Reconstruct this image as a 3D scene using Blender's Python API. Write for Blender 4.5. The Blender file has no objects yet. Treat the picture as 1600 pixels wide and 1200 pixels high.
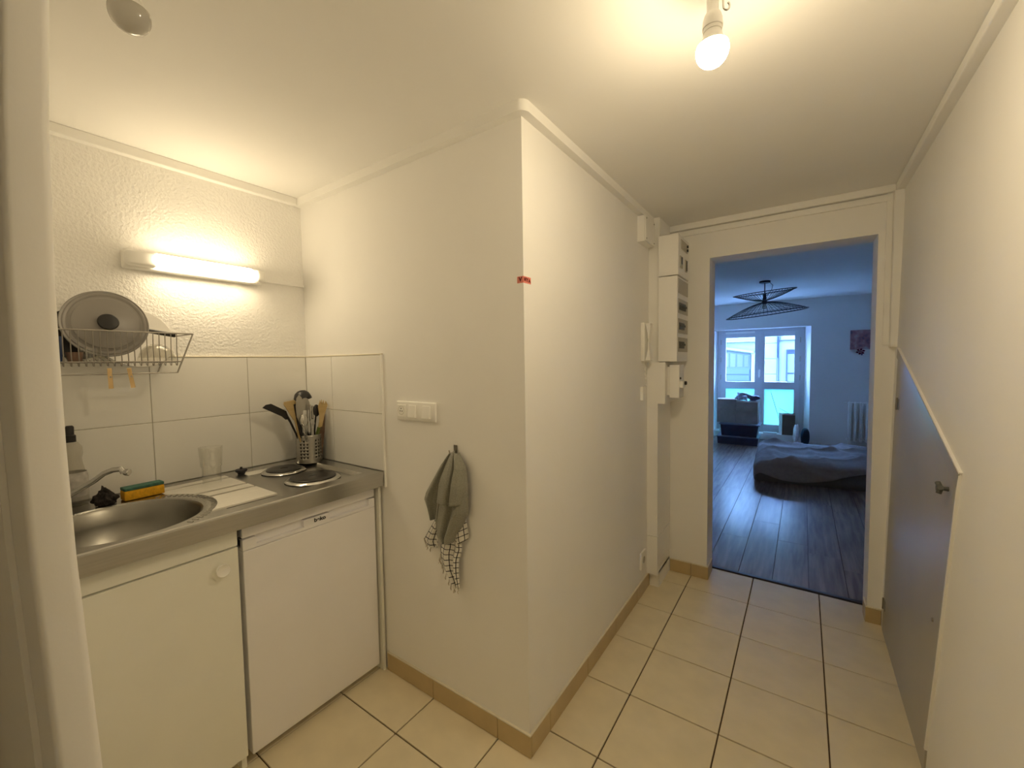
import bpy, bmesh, math, random
from mathutils import Vector, Matrix
from math import sin, cos, pi, radians

random.seed(7)
SC = bpy.context.scene
COL = SC.collection

# ------------------------------------------------------------------ camera
cam_data = bpy.data.cameras.new("camera")
cam = bpy.data.objects.new("camera", cam_data)
COL.objects.link(cam)
cam_data.sensor_width = 36.0
cam_data.lens = 14.662
cam_data.clip_start = 0.02
cam_data.clip_end = 200
_R = ((0.82018204, 0.57189015, -0.015591),
      (0.01754598, -0.05238433, -0.99847284),
      (-0.57183351, 0.81865593, -0.05299906))
_m = Matrix(((_R[0][0], -_R[1][0], -_R[2][0]),
             (_R[0][1], -_R[1][1], -_R[2][1]),
             (_R[0][2], -_R[1][2], -_R[2][2]))).to_4x4()
_m.translation = Vector((0.9107, -1.3138, 1.4040))
cam.matrix_world = _m
SC.camera = cam

# ------------------------------------------------------------------ light
BULB_STRENGTH = 285.0
TUBE_STRENGTH = 28.0
LAMP_COLOUR = (1.0, 0.805, 0.515, 1)
SKY_STRENGTH = 61.0
SKY_COLOUR = (0.23, 0.44, 1.0, 1)
SUN_STRENGTH = 1.5
world = bpy.data.worlds.new("overcast_sky")
SC.world = world
world.use_nodes = True
bg = world.node_tree.nodes["Background"]
bg.inputs[0].default_value = SKY_COLOUR
bg.inputs[1].default_value = SKY_STRENGTH
sun_data = bpy.data.lights.new("sun", "SUN")
sun_data.energy = SUN_STRENGTH
sun_data.color = (0.62, 1.0, 0.95)
sun_data.angle = radians(3)
sun = bpy.data.objects.new("sun", sun_data)
COL.objects.link(sun)
sun.location = (1, -4, 9)
sun.rotation_euler = Vector((0.15, 0.75, -0.62)).to_track_quat('-Z', 'Y').to_euler()
vs = SC.view_settings
vs.view_transform = 'Standard'
vs.look = 'None'
vs.exposure = 0.0
vs.gamma = 1.0
vs.use_curve_mapping = False
SC.cycles.use_denoising = True
SC.cycles.max_bounces = 14
SC.cycles.diffuse_bounces = 8
SC.cycles.glossy_bounces = 6
SC.cycles.transmission_bounces = 8
SC.cycles.transparent_max_bounces = 12
SC.cycles.sample_clamp_indirect = 60.0
SC.cycles.caustics_reflective = False
SC.cycles.caustics_refractive = False

# ------------------------------------------------------------------ materials
def _nt(name):
    m = bpy.data.materials.new(name)
    m.use_nodes = True
    return m, m.node_tree, m.node_tree.nodes["Principled BSDF"]

def mat(name, col, rough=0.5, metal=0.0, var=0.04, vscale=8.0, bump=0.0, bscale=60.0, bdist=0.002,
        trans=0.0, emis=None, estr=0.0, spec=0.5, alpha=1.0, sheen=0.0, stretch=None, detail=3.0, coat=0.0):
    m, nt, b = _nt(name)
    L = nt.links
    tc = nt.nodes.new("ShaderNodeTexCoord")
    src = tc.outputs["Object"]
    if stretch:
        mp = nt.nodes.new("ShaderNodeMapping")
        mp.inputs["Scale"].default_value = stretch
        L.new(src, mp.inputs[0]); src = mp.outputs[0]
    n = nt.nodes.new("ShaderNodeTexNoise")
    n.inputs["Scale"].default_value = vscale
    n.inputs["Detail"].default_value = detail
    L.new(src, n.inputs["Vector"])
    r = nt.nodes.new("ShaderNodeValToRGB")
    r.color_ramp.elements[0].position = 0.3
    r.color_ramp.elements[1].position = 0.7
    r.color_ramp.elements[0].color = tuple(max(0, c * (1 - var)) for c in col[:3]) + (1,)
    r.color_ramp.elements[1].color = tuple(min(1, c * (1 + var)) for c in col[:3]) + (1,)
    L.new(n.outputs["Fac"], r.inputs[0])
    L.new(r.outputs[0], b.inputs["Base Color"])
    b.inputs["Roughness"].default_value = rough
    b.inputs["Metallic"].default_value = metal
    b.inputs["Specular IOR Level"].default_value = spec
    b.inputs["Transmission Weight"].default_value = trans
    b.inputs["Alpha"].default_value = alpha
    b.inputs["Sheen Weight"].default_value = sheen
    b.inputs["Coat Weight"].default_value = coat
    if emis:
        b.inputs["Emission Color"].default_value = emis
        b.inputs["Emission Strength"].default_value = estr
    if bump:
        nb = nt.nodes.new("ShaderNodeTexNoise")
        nb.inputs["Scale"].default_value = bscale
        nb.inputs["Detail"].default_value = 2.0
        L.new(src, nb.inputs["Vector"])
        bp = nt.nodes.new("ShaderNodeBump")
        bp.inputs["Strength"].default_value = bump
        bp.inputs["Distance"].default_value = bdist
        L.new(nb.outputs["Fac"], bp.inputs["Height"])
        L.new(bp.outputs[0], b.inputs["Normal"])
    return m

def glass_mat(name, tint=(1, 1, 1), gloss=0.12, rough=0.03):
    m = bpy.data.materials.new(name); m.use_nodes = True
    nt = m.node_tree; nt.nodes.clear(); L = nt.links
    out = nt.nodes.new("ShaderNodeOutputMaterial")
    t = nt.nodes.new("ShaderNodeBsdfTransparent"); t.inputs[0].default_value = tint + (1,)
    g = nt.nodes.new("ShaderNodeBsdfGlossy"); g.inputs["Roughness"].default_value = rough
    f = nt.nodes.new("ShaderNodeLayerWeight"); f.inputs[0].default_value = 0.5
    pw_ = nt.nodes.new("ShaderNodeMath"); pw_.operation = 'POWER'; pw_.inputs[1].default_value = 4.0
    L.new(f.outputs["Facing"], pw_.inputs[0])
    mx = nt.nodes.new("ShaderNodeMath"); mx.operation = 'MULTIPLY_ADD'
    mx.inputs[1].default_value = 0.45; mx.inputs[2].default_value = 0.03 + gloss * 0.1
    L.new(pw_.outputs[0], mx.inputs[0])
    mix = nt.nodes.new("ShaderNodeMixShader")
    L.new(mx.outputs[0], mix.inputs[0]); L.new(t.outputs[0], mix.inputs[1]); L.new(g.outputs[0], mix.inputs[2])
    L.new(mix.outputs[0], out.inputs[0])
    return m

def frosted_mat(name, col):
    m = bpy.data.materials.new(name); m.use_nodes = True
    nt = m.node_tree; nt.nodes.clear(); L = nt.links
    out = nt.nodes.new("ShaderNodeOutputMaterial")
    t = nt.nodes.new("ShaderNodeBsdfTranslucent"); t.inputs[0].default_value = col + (1,)
    d = nt.nodes.new("ShaderNodeBsdfDiffuse"); d.inputs[0].default_value = (.8, .85, .9, 1)
    mix = nt.nodes.new("ShaderNodeMixShader"); mix.inputs[0].default_value = 0.15
    L.new(t.outputs[0], mix.inputs[1]); L.new(d.outputs[0], mix.inputs[2]); L.new(mix.outputs[0], out.inputs[0])
    return m

def emit_mat(name, col, strength):
    m = bpy.data.materials.new(name); m.use_nodes = True
    nt = m.node_tree; nt.nodes.clear()
    out = nt.nodes.new("ShaderNodeOutputMaterial")
    e = nt.nodes.new("ShaderNodeEmission")
    e.inputs[0].default_value = col; e.inputs[1].default_value = strength
    nt.links.new(e.outputs[0], out.inputs[0])
    return m

def check_mat(name):
    """cream cloth with thin dark lines along both thread directions (uses the UV map)."""
    m, nt, b = _nt(name); L = nt.links
    uv = nt.nodes.new("ShaderNodeUVMap")
    sp = nt.nodes.new("ShaderNodeSeparateXYZ"); L.new(uv.outputs[0], sp.inputs[0])
    outs = []
    for i in (0, 1):
        fr = nt.nodes.new("ShaderNodeMath"); fr.operation = 'FRACT'; L.new(sp.outputs[i], fr.inputs[0])
        lt = nt.nodes.new("ShaderNodeMath"); lt.operation = 'LESS_THAN'; lt.inputs[1].default_value = 0.14
        L.new(fr.outputs[0], lt.inputs[0]); outs.append(lt)
    mx = nt.nodes.new("ShaderNodeMath"); mx.operation = 'MAXIMUM'
    L.new(outs[0].outputs[0], mx.inputs[0]); L.new(outs[1].outputs[0], mx.inputs[1])
    c = nt.nodes.new("ShaderNodeMix"); c.data_type = 'RGBA'
    c.inputs[6].default_value = (.74, .72, .66, 1); c.inputs[7].default_value = (.012, .014, .03, 1)
    L.new(mx.outputs[0], c.inputs[0]); L.new(c.outputs[2], b.inputs["Base Color"])
    b.inputs["Roughness"].default_value = 0.95
    return m

def wood_mat(name, c0, c1, rough=0.35, along='Y'):
    m, nt, b = _nt(name); L = nt.links
    tc = nt.nodes.new("ShaderNodeTexCoord")
    oi = nt.nodes.new("ShaderNodeObjectInfo")
    ad = nt.nodes.new("ShaderNodeVectorMath"); ad.operation = 'ADD'
    sc = nt.nodes.new("ShaderNodeVectorMath"); sc.operation = 'SCALE'; sc.inputs[0].default_value = (7, 3, 5)
    L.new(oi.outputs["Random"], sc.inputs["Scale"])
    L.new(tc.outputs["Object"], ad.inputs[0]); L.new(sc.outputs[0], ad.inputs[1])
    mp = nt.nodes.new("ShaderNodeMapping")
    mp.inputs["Scale"].default_value = (22, 1.6, 22) if along == 'Y' else (1.6, 22, 22)
    L.new(ad.outputs[0], mp.inputs[0])
    n = nt.nodes.new("ShaderNodeTexNoise"); n.inputs["Scale"].default_value = 1.6; n.inputs["Detail"].default_value = 6
    L.new(mp.outputs[0], n.inputs["Vector"])
    r = nt.nodes.new("ShaderNodeValToRGB")
    r.color_ramp.elements[0].position = .3; r.color_ramp.elements[1].position = .72
    r.color_ramp.elements[0].color = c0 + (1,); r.color_ramp.elements[1].color = c1 + (1,)
    L.new(n.outputs["Fac"], r.inputs[0]); L.new(r.outputs[0], b.inputs["Base Color"])
    b.inputs["Roughness"].default_value = rough
    bp = nt.nodes.new("ShaderNodeBump"); bp.inputs["Strength"].default_value = .12; bp.inputs["Distance"].default_value = .002
    L.new(n.outputs["Fac"], bp.inputs["Height"]); L.new(bp.outputs[0], b.inputs["Normal"])
    return m

M = {}
M['paint'] = mat('white_paint', (.885, .875, .85), .62, var=.015, vscale=3, bump=.12, bscale=140, bdist=.001)
M['plaster'] = mat('textured_plaster', (.885, .875, .85), .5, var=.02, vscale=5, bump=.8, bscale=95, bdist=.0045)
M['ceil'] = mat('ceiling_paint', (.885, .875, .85), .7, var=.015, vscale=2, bump=.08, bscale=90, bdist=.001)
M['trim'] = mat('trim_paint', (.885, .875, .845), .5, var=.01)
M['grout'] = mat('dark_grout', (.10, .065, .035), .9, var=.15, vscale=30)
M['tile'] = mat('beige_floor_tile', (.80, .71, .51), .36, var=.05, vscale=9, bump=.03, bscale=40)
M['skirt'] = mat('ochre_skirting_tile', (.54, .42, .23), .4, var=.05, vscale=12)
M['joint'] = mat('cream_joint', (.74, .69, .56), .7, var=.03)
M['walltile'] = mat('glazed_white_tile', (.88, .87, .83), .16, var=.02, vscale=3, bump=.03, bscale=14)
M['wgrout'] = mat('pale_grout', (.50, .47, .41), .85, var=.05)
M['white'] = mat('white_laminate', (.80, .79, .74), .42, var=.012)
M['cabinet'] = mat('ivory_laminate', (.87, .87, .80), .45, var=.012)
M['enamel'] = mat('white_enamel', (.88, .87, .89), .38, var=.01, bump=.03, bscale=180)
M['plastic'] = mat('white_plastic', (.91, .90, .86), .4, var=.01)
M['gap'] = mat('shadow_grey_gap', (.18, .165, .14), .8)
M['steel'] = mat('brushed_steel', (.52, .51, .48), .27, 1.0, var=.06, vscale=4, stretch=(40, 1.5, 40), bump=.04, bscale=6)
M['padsteel'] = mat('linen_finish_steel', (.74, .72, .67), .52, 1.0, var=.04, vscale=6, stretch=(40, 1.5, 40))
M['bowl'] = mat('sink_bowl_steel', (.34, .33, .30), .33, 1.0, var=.08, vscale=12)
M['chrome'] = mat('chrome', (.62, .61, .59), .12, 1.0, var=.02)
M['wire'] = mat('plated_wire', (.34, .32, .29), .32, 1.0, var=.08, vscale=30)
M['potsteel'] = mat('satin_steel', (.43, .415, .38), .32, 1.0, var=.04, vscale=10)
M['iron'] = mat('cast_iron', (.035, .032, .03), .32, .35, var=.2, vscale=20)
M['black'] = mat('black_nylon', (.014, .012, .012), .38, var=.2)
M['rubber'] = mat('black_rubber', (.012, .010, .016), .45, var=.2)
M['woolm'] = mat('steel_wool', (.03, .024, .022), .75, .3, var=.6, vscale=90, bump=1, bscale=170, bdist=.006)
M['sponge'] = mat('yellow_sponge', (.80, .42, .015), .85, var=.15, vscale=90, bump=.6, bscale=160, bdist=.003)
M['scour'] = mat('green_scourer', (.06, .16, .12), .95, var=.25, vscale=120, bump=.9, bscale=260, bdist=.003)
M['woodlight'] = wood_mat('pale_wood', (.46, .33, .14), (.60, .45, .22), .55)
M['woodpin'] = wood_mat('peg_wood', (.62, .43, .20), (.74, .54, .28), .6)
M['woodbrown'] = mat('brown_wood', (.15, .09, .055), .45, var=.2, vscale=25)
M['lid'] = mat('grey_enamel_lid', (.30, .285, .27), .34, .1, var=.04)
M['ceramic'] = mat('glazed_ceramic', (.78, .76, .72), .15, var=.01)
M['blue'] = mat('blue_plastic', (.04, .07, .17), .4, var=.1)
M['pink'] = mat('reddish_plastic', (.20, .12, .085), .4, var=.1)
M['glass'] = glass_mat('clear_glass')
M['glasstint'] = glass_mat('drinking_glass', (.985, .985, .975), .5)
M['bottle'] = glass_mat('clear_bottle', (.90, .89, .86), .4, .12)
M['frost'] = frosted_mat('frosted_glass', (.30, .50, .42))
M['label'] = mat('pale_label', (.55, .53, .50), .5, var=.25, vscale=45)
M['towel'] = mat('grey_terry', (.27, .265, .22), .98, var=.14, vscale=220, bump=.5, bscale=420, bdist=.0015, sheen=.25)
M['check'] = check_mat('checked_cotton')
M['fringe'] = mat('cream_fringe', (.50, .45, .38), .95, var=.3, vscale=80)
M['brass'] = mat('dull_metal', (.30, .28, .24), .35, 1.0)
M['tape'] = mat('red_tape', (.78, .25, .20), .55, var=.08, vscale=60)
M['darkred'] = mat('dark_red_print', (.14, .012, .01), .6)
M['ink'] = mat('dark_print', (.012, .012, .014), .5)
M['greydoor'] = mat('grey_gloss_paint', (.42, .395, .34), .36, var=.03, vscale=4)
M['greyedge'] = mat('grey_gloss_edge', (.38, .36, .31), .3, var=.03)
M['bulb'] = emit_mat('lit_bulb', LAMP_COLOUR, BULB_STRENGTH)
M['tube'] = emit_mat('lit_diffuser', LAMP_COLOUR, TUBE_STRENGTH)
M['bulboff'] = mat('unlit_bulb_glass', (.50, .48, .43), .12, var=.02, trans=.0, coat=.5)
M['plank'] = wood_mat('grey_brown_laminate', (.175, .135, .112), (.33, .258, .212), .25)
M['plankgap'] = mat('plank_joint', (.02, .016, .014), .8)
M['frame'] = mat('white_window_frame', (.62, .62, .65), .4, var=.01)
M['cord'] = mat('black_metal', (.012, .012, .016), .5)
M['blanket'] = mat('grey_bed_sheet', (.31, .285, .28), .95, var=.08, vscale=30, bump=.2, bscale=120)
M['mattress'] = mat('grey_mattress_cover', (.13, .125, .12), .95, var=.08, vscale=60)
M['radiator'] = mat('cast_iron_white', (.88, .88, .84), .45, var=.03)
M['card'] = mat('cardboard', (.33, .29, .245), .85, var=.08, vscale=14)
M['cardpale'] = mat('pale_cardboard', (.60, .50, .47), .85, var=.06)
M['carddark'] = mat('brown_cardboard', (.17, .125, .09), .85, var=.1)
M['bin'] = mat('dark_blue_plastic', (.02, .03, .06), .3, var=.15)
M['binlid'] = mat('grey_blue_plastic', (.16, .20, .28), .35, var=.1)
M['teal'] = mat('dark_teal_fabric', (.02, .06, .09), .85, var=.15)
M['bagw'] = mat('white_bag_plastic', (.85, .87, .88), .35, var=.2, vscale=25)
M['bagp'] = mat('purple_bag_plastic', (.12, .09, .22), .35, var=.3, vscale=20)
M['bagb'] = mat('blue_bag_plastic', (.45, .54, .74), .35, var=.4, vscale=18)
M['paper'] = mat('white_paper', (.75, .76, .76), .7)
M['twig'] = mat('thin_wood', (.30, .22, .15), .7)
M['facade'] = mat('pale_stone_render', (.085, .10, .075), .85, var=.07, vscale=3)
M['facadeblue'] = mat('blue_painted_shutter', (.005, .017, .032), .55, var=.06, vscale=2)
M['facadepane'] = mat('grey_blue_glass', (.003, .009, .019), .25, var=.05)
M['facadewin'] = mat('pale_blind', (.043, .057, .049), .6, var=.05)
M['street'] = mat('street_asphalt', (.28, .28, .28), .9, var=.1)
M['breaker'] = mat('breaker_grey', (.10, .105, .10), .5, var=.1)
M['breakerpanel'] = mat('breaker_cover', (.50, .47, .40), .5, var=.03)
M['threshold'] = mat('dark_threshold_metal', (.10, .10, .11), .4, .8, var=.1)

def poster_mat():
    m, nt, b = _nt('painted_poster'); L = nt.links
    tc = nt.nodes.new("ShaderNodeTexCoord")
    n = nt.nodes.new("ShaderNodeTexNoise"); n.inputs["Scale"].default_value = 11; n.inputs["Detail"].default_value = 4
    L.new(tc.outputs["Object"], n.inputs["Vector"])
    r = nt.nodes.new("ShaderNodeValToRGB")
    e = r.color_ramp.elements
    e[0].position = .33; e[0].color = (.16, .12, .20, 1)
    e[1].position = .68; e[1].color = (.55, .50, .56, 1)
    a = e.new(.46); a.color = (.42, .20, .22, 1)
    a = e.new(.56); a.color = (.50, .29, .30, 1)
    L.new(n.outputs["Fac"], r.inputs[0]); L.new(r.outputs[0], b.inputs["Base Color"])
    b.inputs["Roughness"].default_value = .8
    return m
M['poster'] = poster_mat()

# ------------------------------------------------------------------ helpers
def nb():
    return bmesh.new()

def box(bm, x0, y0, z0, x1, y1, z1, bev=0.0, seg=2):
    v = [bm.verts.new(p) for p in ((x0, y0, z0), (x1, y0, z0), (x1, y1, z0), (x0, y1, z0),
                                   (x0, y0, z1), (x1, y0, z1), (x1, y1, z1), (x0, y1, z1))]
    f = [bm.faces.new([v[i] for i in q]) for q in ((3, 2, 1, 0), (4, 5, 6, 7), (0, 1, 5, 4), (1, 2, 6, 5), (2, 3, 7, 6), (3, 0, 4, 7))]
    if bev:
        es = list({e for q in f for e in q.edges})
        bmesh.ops.bevel(bm, geom=es, offset=bev, segments=seg, affect='EDGES', profile=.5)
    return bm

def prism(bm, pts, ax, a, b):
    """polygon pts (2D) extruded along axis ax from a to b."""
    def P(p, t):
        return {'X': (t, p[0], p[1]), 'Y': (p[0], t, p[1]), 'Z': (p[0], p[1], t)}[ax]
    lo = [bm.verts.new(P(p, a)) for p in pts]
    hi = [bm.verts.new(P(p, b)) for p in pts]
    n = len(pts)
    bm.faces.new(lo); bm.faces.new(hi[::-1])
    for i in range(n):
        bm.faces.new((lo[i], hi[i], hi[(i + 1) % n], lo[(i + 1) % n]))
    return bm

def tube(bm, pts, r, seg=8, closed=False):
    pts = [Vector(p) for p in pts]
    n = len(pts)
    rs = r if isinstance(r, (list, tuple)) else [r] * n
    rings = []
    ref = None
    for i in range(n):
        if closed:
            t = (pts[(i + 1) % n] - pts[i - 1]).normalized()
        else:
            t = (pts[min(i + 1, n - 1)] - pts[max(i - 1, 0)]).normalized()
        if ref is None:
            ref = t.orthogonal().normalized()
        ref = (ref - t * ref.dot(t))
        if ref.length < 1e-6:
            ref = t.orthogonal()
        ref.normalize()
        s = t.cross(ref)
        rings.append([bm.verts.new(pts[i] + (ref * cos(2 * pi * k / seg) + s * sin(2 * pi * k / seg)) * rs[i]) for k in range(seg)])
    for i in range(n if closed else n - 1):
        a, b = rings[i], rings[(i + 1) % n]
        for k in range(seg):
            bm.faces.new((a[k], a[(k + 1) % seg], b[(k + 1) % seg], b[k]))
    if not closed:
        bm.faces.new(rings[0][::-1]); bm.faces.new(rings[-1])
    return bm

def lathe(bm, prof, c, seg=32, axis=(0, 0, 1), close=False):
    """profile [(radius, height)] revolved about axis through c."""
    ax = Vector(axis).normalized()
    u = ax.orthogonal().normalized(); w = ax.cross(u)
    c = Vector(c)
    rings = []
    for r, h in prof:
        if r < 1e-6:
            rings.append([bm.verts.new(c + ax * h)])
        else:
            rings.append([bm.verts.new(c + ax * h + (u * cos(2 * pi * k / seg) + w * sin(2 * pi * k / seg)) * r) for k in range(seg)])
    m = len(rings)
    for i in range(m if close else m - 1):
        a, b = rings[i], rings[(i + 1) % m]
        for k in range(seg):
            k2 = (k + 1) % seg
            if len(a) == 1 and len(b) == 1:
                continue
            if len(a) == 1:
                bm.faces.new((a[0], b[k2], b[k]))
            elif len(b) == 1:
                bm.faces.new((a[k], a[k2], b[0]))
            else:
                bm.faces.new((a[k], a[k2], b[k2], b[k]))
    return bm

def grid(bm, fn, nu, nv, uvfn=None):
    vs = [[bm.verts.new(fn(i / nu, j / nv)) for i in range(nu + 1)] for j in range(nv + 1)]
    lay = bm.loops.layers.uv.verify() if uvfn else None
    for j in range(nv):
        for i in range(nu):
            f = bm.faces.new((vs[j][i], vs[j][i + 1], vs[j + 1][i + 1], vs[j + 1][i]))
            if uvfn:
                for lp, (a, b) in zip(f.loops, ((i, j), (i + 1, j), (i + 1, j + 1), (i, j + 1))):
                    lp[lay].uv = uvfn(a / nu, b / nv)
    return bm

BASE = {}
def obj(name, bm, m, parent=None, smooth=False, solid=0.0, label=None, normals=True, off=-1):
    me = bpy.data.meshes.new(name)
    if normals:
        bmesh.ops.recalc_face_normals(bm, faces=bm.faces)
    bm.to_mesh(me); bm.free()
    if smooth:
        me.polygons.foreach_set("use_smooth", [True] * len(me.polygons))
        if smooth != 'all':
            me.set_sharp_from_angle(angle=radians(38))
    me.materials.append(M[m] if isinstance(m, str) else m)
    o = bpy.data.objects.new(name, me)
    COL.objects.link(o)
    if solid:
        md = o.modifiers.new("solid", 'SOLIDIFY'); md.thickness = solid; md.offset = off
    if parent is not None:
        o.parent = parent
        o.matrix_parent_inverse = Matrix.Translation(-BASE.get(parent.name, Vector((0, 0, 0))))
    else:
        xs = [v.co for v in me.vertices]
        c = Vector(((min(v.x for v in xs) + max(v.x for v in xs)) / 2, (min(v.y for v in xs) + max(v.y for v in xs)) / 2, min(v.z for v in xs)))
        me.transform(Matrix.Translation(-c)); o.location = c
        BASE[o.name] = c
    if label:
        o['label'] = label
    return o

def tag(o, label, cat, group=None, kind=None):
    o['label'] = label; o['category'] = cat
    if group: o['group'] = group
    if kind: o['kind'] = kind
    return o

def thing(name, loc, label, cat, group=None):
    o = bpy.data.objects.new(name, None)
    COL.objects.link(o)
    o.location = loc; o.empty_display_size = .05
    BASE[o.name] = Vector(loc)
    return tag(o, label, cat, group)

def struct(name, bm, m, label, cat, smooth=False):
    return tag(obj(name, bm, m, smooth=smooth), label, cat, kind='structure')

def share(name, src, parent, delta):
    """another piece sharing src's mesh, moved by delta (world)."""
    o = src.copy(); o.name = name
    COL.objects.link(o)
    o.parent = parent
    o.matrix_parent_inverse = src.matrix_parent_inverse.copy()
    o.location = Vector(src.location) + Vector(delta)
    return o

def copy_tree(o, delta, label=None):
    r = o.copy(); COL.objects.link(r)
    r.location = Vector(o.location) + Vector(delta)
    if label: r['label'] = label
    for ch in list(o.children):
        c = ch.copy(); COL.objects.link(c); c.parent = r
        for g in ch.children:
            d = g.copy(); COL.objects.link(d); d.parent = c
    return r

def text_mesh(txt, size, bold=0.0):
    cu = bpy.data.curves.new("txt", 'FONT')
    cu.body = txt; cu.size = size; cu.offset = bold; cu.extrude = 0.0004
    cu.align_x = 'CENTER'; cu.align_y = 'CENTER'
    o = bpy.data.objects.new("txt", cu); COL.objects.link(o)
    dg = bpy.context.evaluated_depsgraph_get()
    me = bpy.data.meshes.new_from_object(o.evaluated_get(dg))
    COL.objects.unlink(o); bpy.data.objects.remove(o); bpy.data.curves.remove(cu)
    return me

def lettering(name, txt, size, c, ux, uy, m, parent, bold=0.0, sx=1.0):
    """flat lettering centred at c, written along ux, upright along uy."""
    me = text_mesh(txt, size, bold)
    ux = Vector(ux); uy = Vector(uy); uz = ux.cross(uy)
    mm = Matrix(((ux.x * sx, uy.x, uz.x, c[0]), (ux.y * sx, uy.y, uz.y, c[1]), (ux.z * sx, uy.z, uz.z, c[2]), (0, 0, 0, 1)))
    me.transform(mm)
    me.materials.clear(); me.materials.append(M[m])
    o = bpy.data.objects.new(name, me); COL.objects.link(o)
    o.parent = parent
    o.matrix_parent_inverse = Matrix.Translation(-BASE.get(parent.name, Vector((0, 0, 0))))
    return o

# ------------------------------------------------------------------ dimensions (metres)
T = 0.337            # tile pitch
xB, yA, yD, xR, xK, xF = .138, -.131, 1.508, 1.268, -1.230, -.617
H = 2.245            # ceiling height
yD2 = 1.70           # bedroom side of the door wall
yN = -1.206          # kitchen side of the thin partition
zC = .925            # worktop
yW = 7.0             # bedroom window wall
HB = 2.35            # bedroom ceiling
xL2, xR2 = -.46, 3.1 # bedroom side walls
yBack = -2.6

# ------------------------------------------------------------------ shell
b = nb(); box(b, xK - .2, yBack - .2, -.12, xR + .15, yD2 + .004, -.006)
floor = struct('floor', b, 'grout', 'corridor floor of beige square tiles with dark joints', 'floor')
g = .0052
proto = None
for i in range(-5, 4):
    for j in range(-9, 6):
        x0, x1 = i * T, (i + 1) * T
        y0, y1 = j * T, (j + 1) * T
        if y0 > yA + .02 and x1 < xB: continue
        x0 = max(x0, xK); x1 = min(x1, xR + .004); y1 = min(y1, yD2); y0 = max(y0, yBack)
        if x1 - x0 < .03 or y1 - y0 < .03: continue
        full = abs(x1 - x0 - T) < 1e-6 and abs(y1 - y0 - T) < 1e-6
        if full and proto is not None:
            share('tile', proto[0], floor, ((i - proto[1]) * T, (j - proto[2]) * T, 0))
            continue
        b = nb(); box(b, x0 + g / 2, y0 + g / 2, -.009, x1 - g / 2, y1 - g / 2, 0, .0012, 1)
        o = obj('tile', b, 'tile', floor)
        if full: proto = (o, i, j)

b = nb(); box(b, xK - .25, yBack - .2, -.1, xK, yA, H + .1)
wall_left = struct('wall_left', b, 'plaster', 'white textured plaster wall behind the sink and worktop', 'wall')
b = nb(); box(b, xK - .25, yA, -.004, xB, yD2, H + .1)
wall_mid = struct('wall_centre', b, 'paint', 'white wall block whose corner juts out beside the kitchen niche', 'wall')
def rwall(z): return xR + .0142 * z
b = nb(); prism(b, [(rwall(-.0), 0.0), (rwall(H + .1), H + .1), (xR + .3, H + .1), (xR + .3, 0.0)], 'Y', yBack - .2, yD2)
wall_right = struct('wall_right', b, 'paint', 'plain white corridor wall holding the grey closet door', 'wall')
b = nb(); box(b, xK - .25, yBack - .2, 0, xR + .15, yBack, H + .1)
struct('wall_back', b, 'paint', 'white wall behind the viewpoint', 'wall')
# door wall: left strip, lintel, right strip
b = nb()
box(b, xB, yD, 0, .430, yD2, H + .1); box(b, .430, yD, 2.02, 1.211, yD2, H + .1); box(b, 1.211, yD, 0, xR + .004, yD2, H + .1)
box(b, xR + .004, yD, .0, 1.30, yD2, H + .1)
wall_far = struct('wall_far', b, 'paint', 'white wall with the open doorway into the blue lit bedroom', 'wall')
# thin partition: slightly bowed old plaster edge
prof = [(0.0, -1.178), (.45, -1.186), (.86, -1.194), (1.04, -1.200), (1.16, -1.204), (1.30, -1.206), (1.42, -1.206), (1.51, -1.2055), (1.70, -1.201), (1.86, -1.193), (H + .02, -1.178)]
b = nb()
rows = []
for z, y in prof:
    y2 = y - .041
    rr = .008
    ring = [(xK, y)]
    for k in range(5):
        a = pi / 2 * (1 - k / 4)
        ring.append((xB - rr + rr * cos(a), y - rr + rr * sin(a)))
    for k in range(5):
        a = -pi / 2 * k / 4
        ring.append((xB - rr + rr * cos(a), y2 + rr + rr * sin(a)))
    ring.append((xK, y2))
    rows.append([b.verts.new((p[0], p[1], z)) for p in ring])
for r0, r1 in zip(rows, rows[1:]):
    n = len(r0)
    for k in range(n):
        b.faces.new((r0[k], r0[(k + 1) % n], r1[(k + 1) % n], r1[k]))
b.faces.new(rows[0][::-1]); b.faces.new(rows[-1])
wall_part = struct('wall_partition', b, 'paint', 'thin white partition end standing beside the sink unit', 'wall', smooth=True)
b = nb()
rows = [[b.verts.new(p) for p in ((-.9, y - .0412, z), (-.012, y - .0412, z), (-.012, y - .0485, z), (-.9, y - .0485, z))] for z, y in prof[:-1]]
for r0, r1 in zip(rows, rows[1:]):
    for k in range(4):
        b.faces.new((r0[k], r0[(k + 1) % 4], r1[(k + 1) % 4], r1[k]))
b.faces.new(rows[0][::-1]); b.faces.new(rows[-1])
struct('trim_1', b, 'trim', 'white board fixed on the far side of the thin partition', 'trim')
b = nb(); box(b, xK - .25, yBack - .2, H, xR + .3, yD2, H + .25)
ceiling = struct('ceiling', b, 'ceil', 'white painted corridor ceiling above the bare bulb', 'ceiling')

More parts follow.
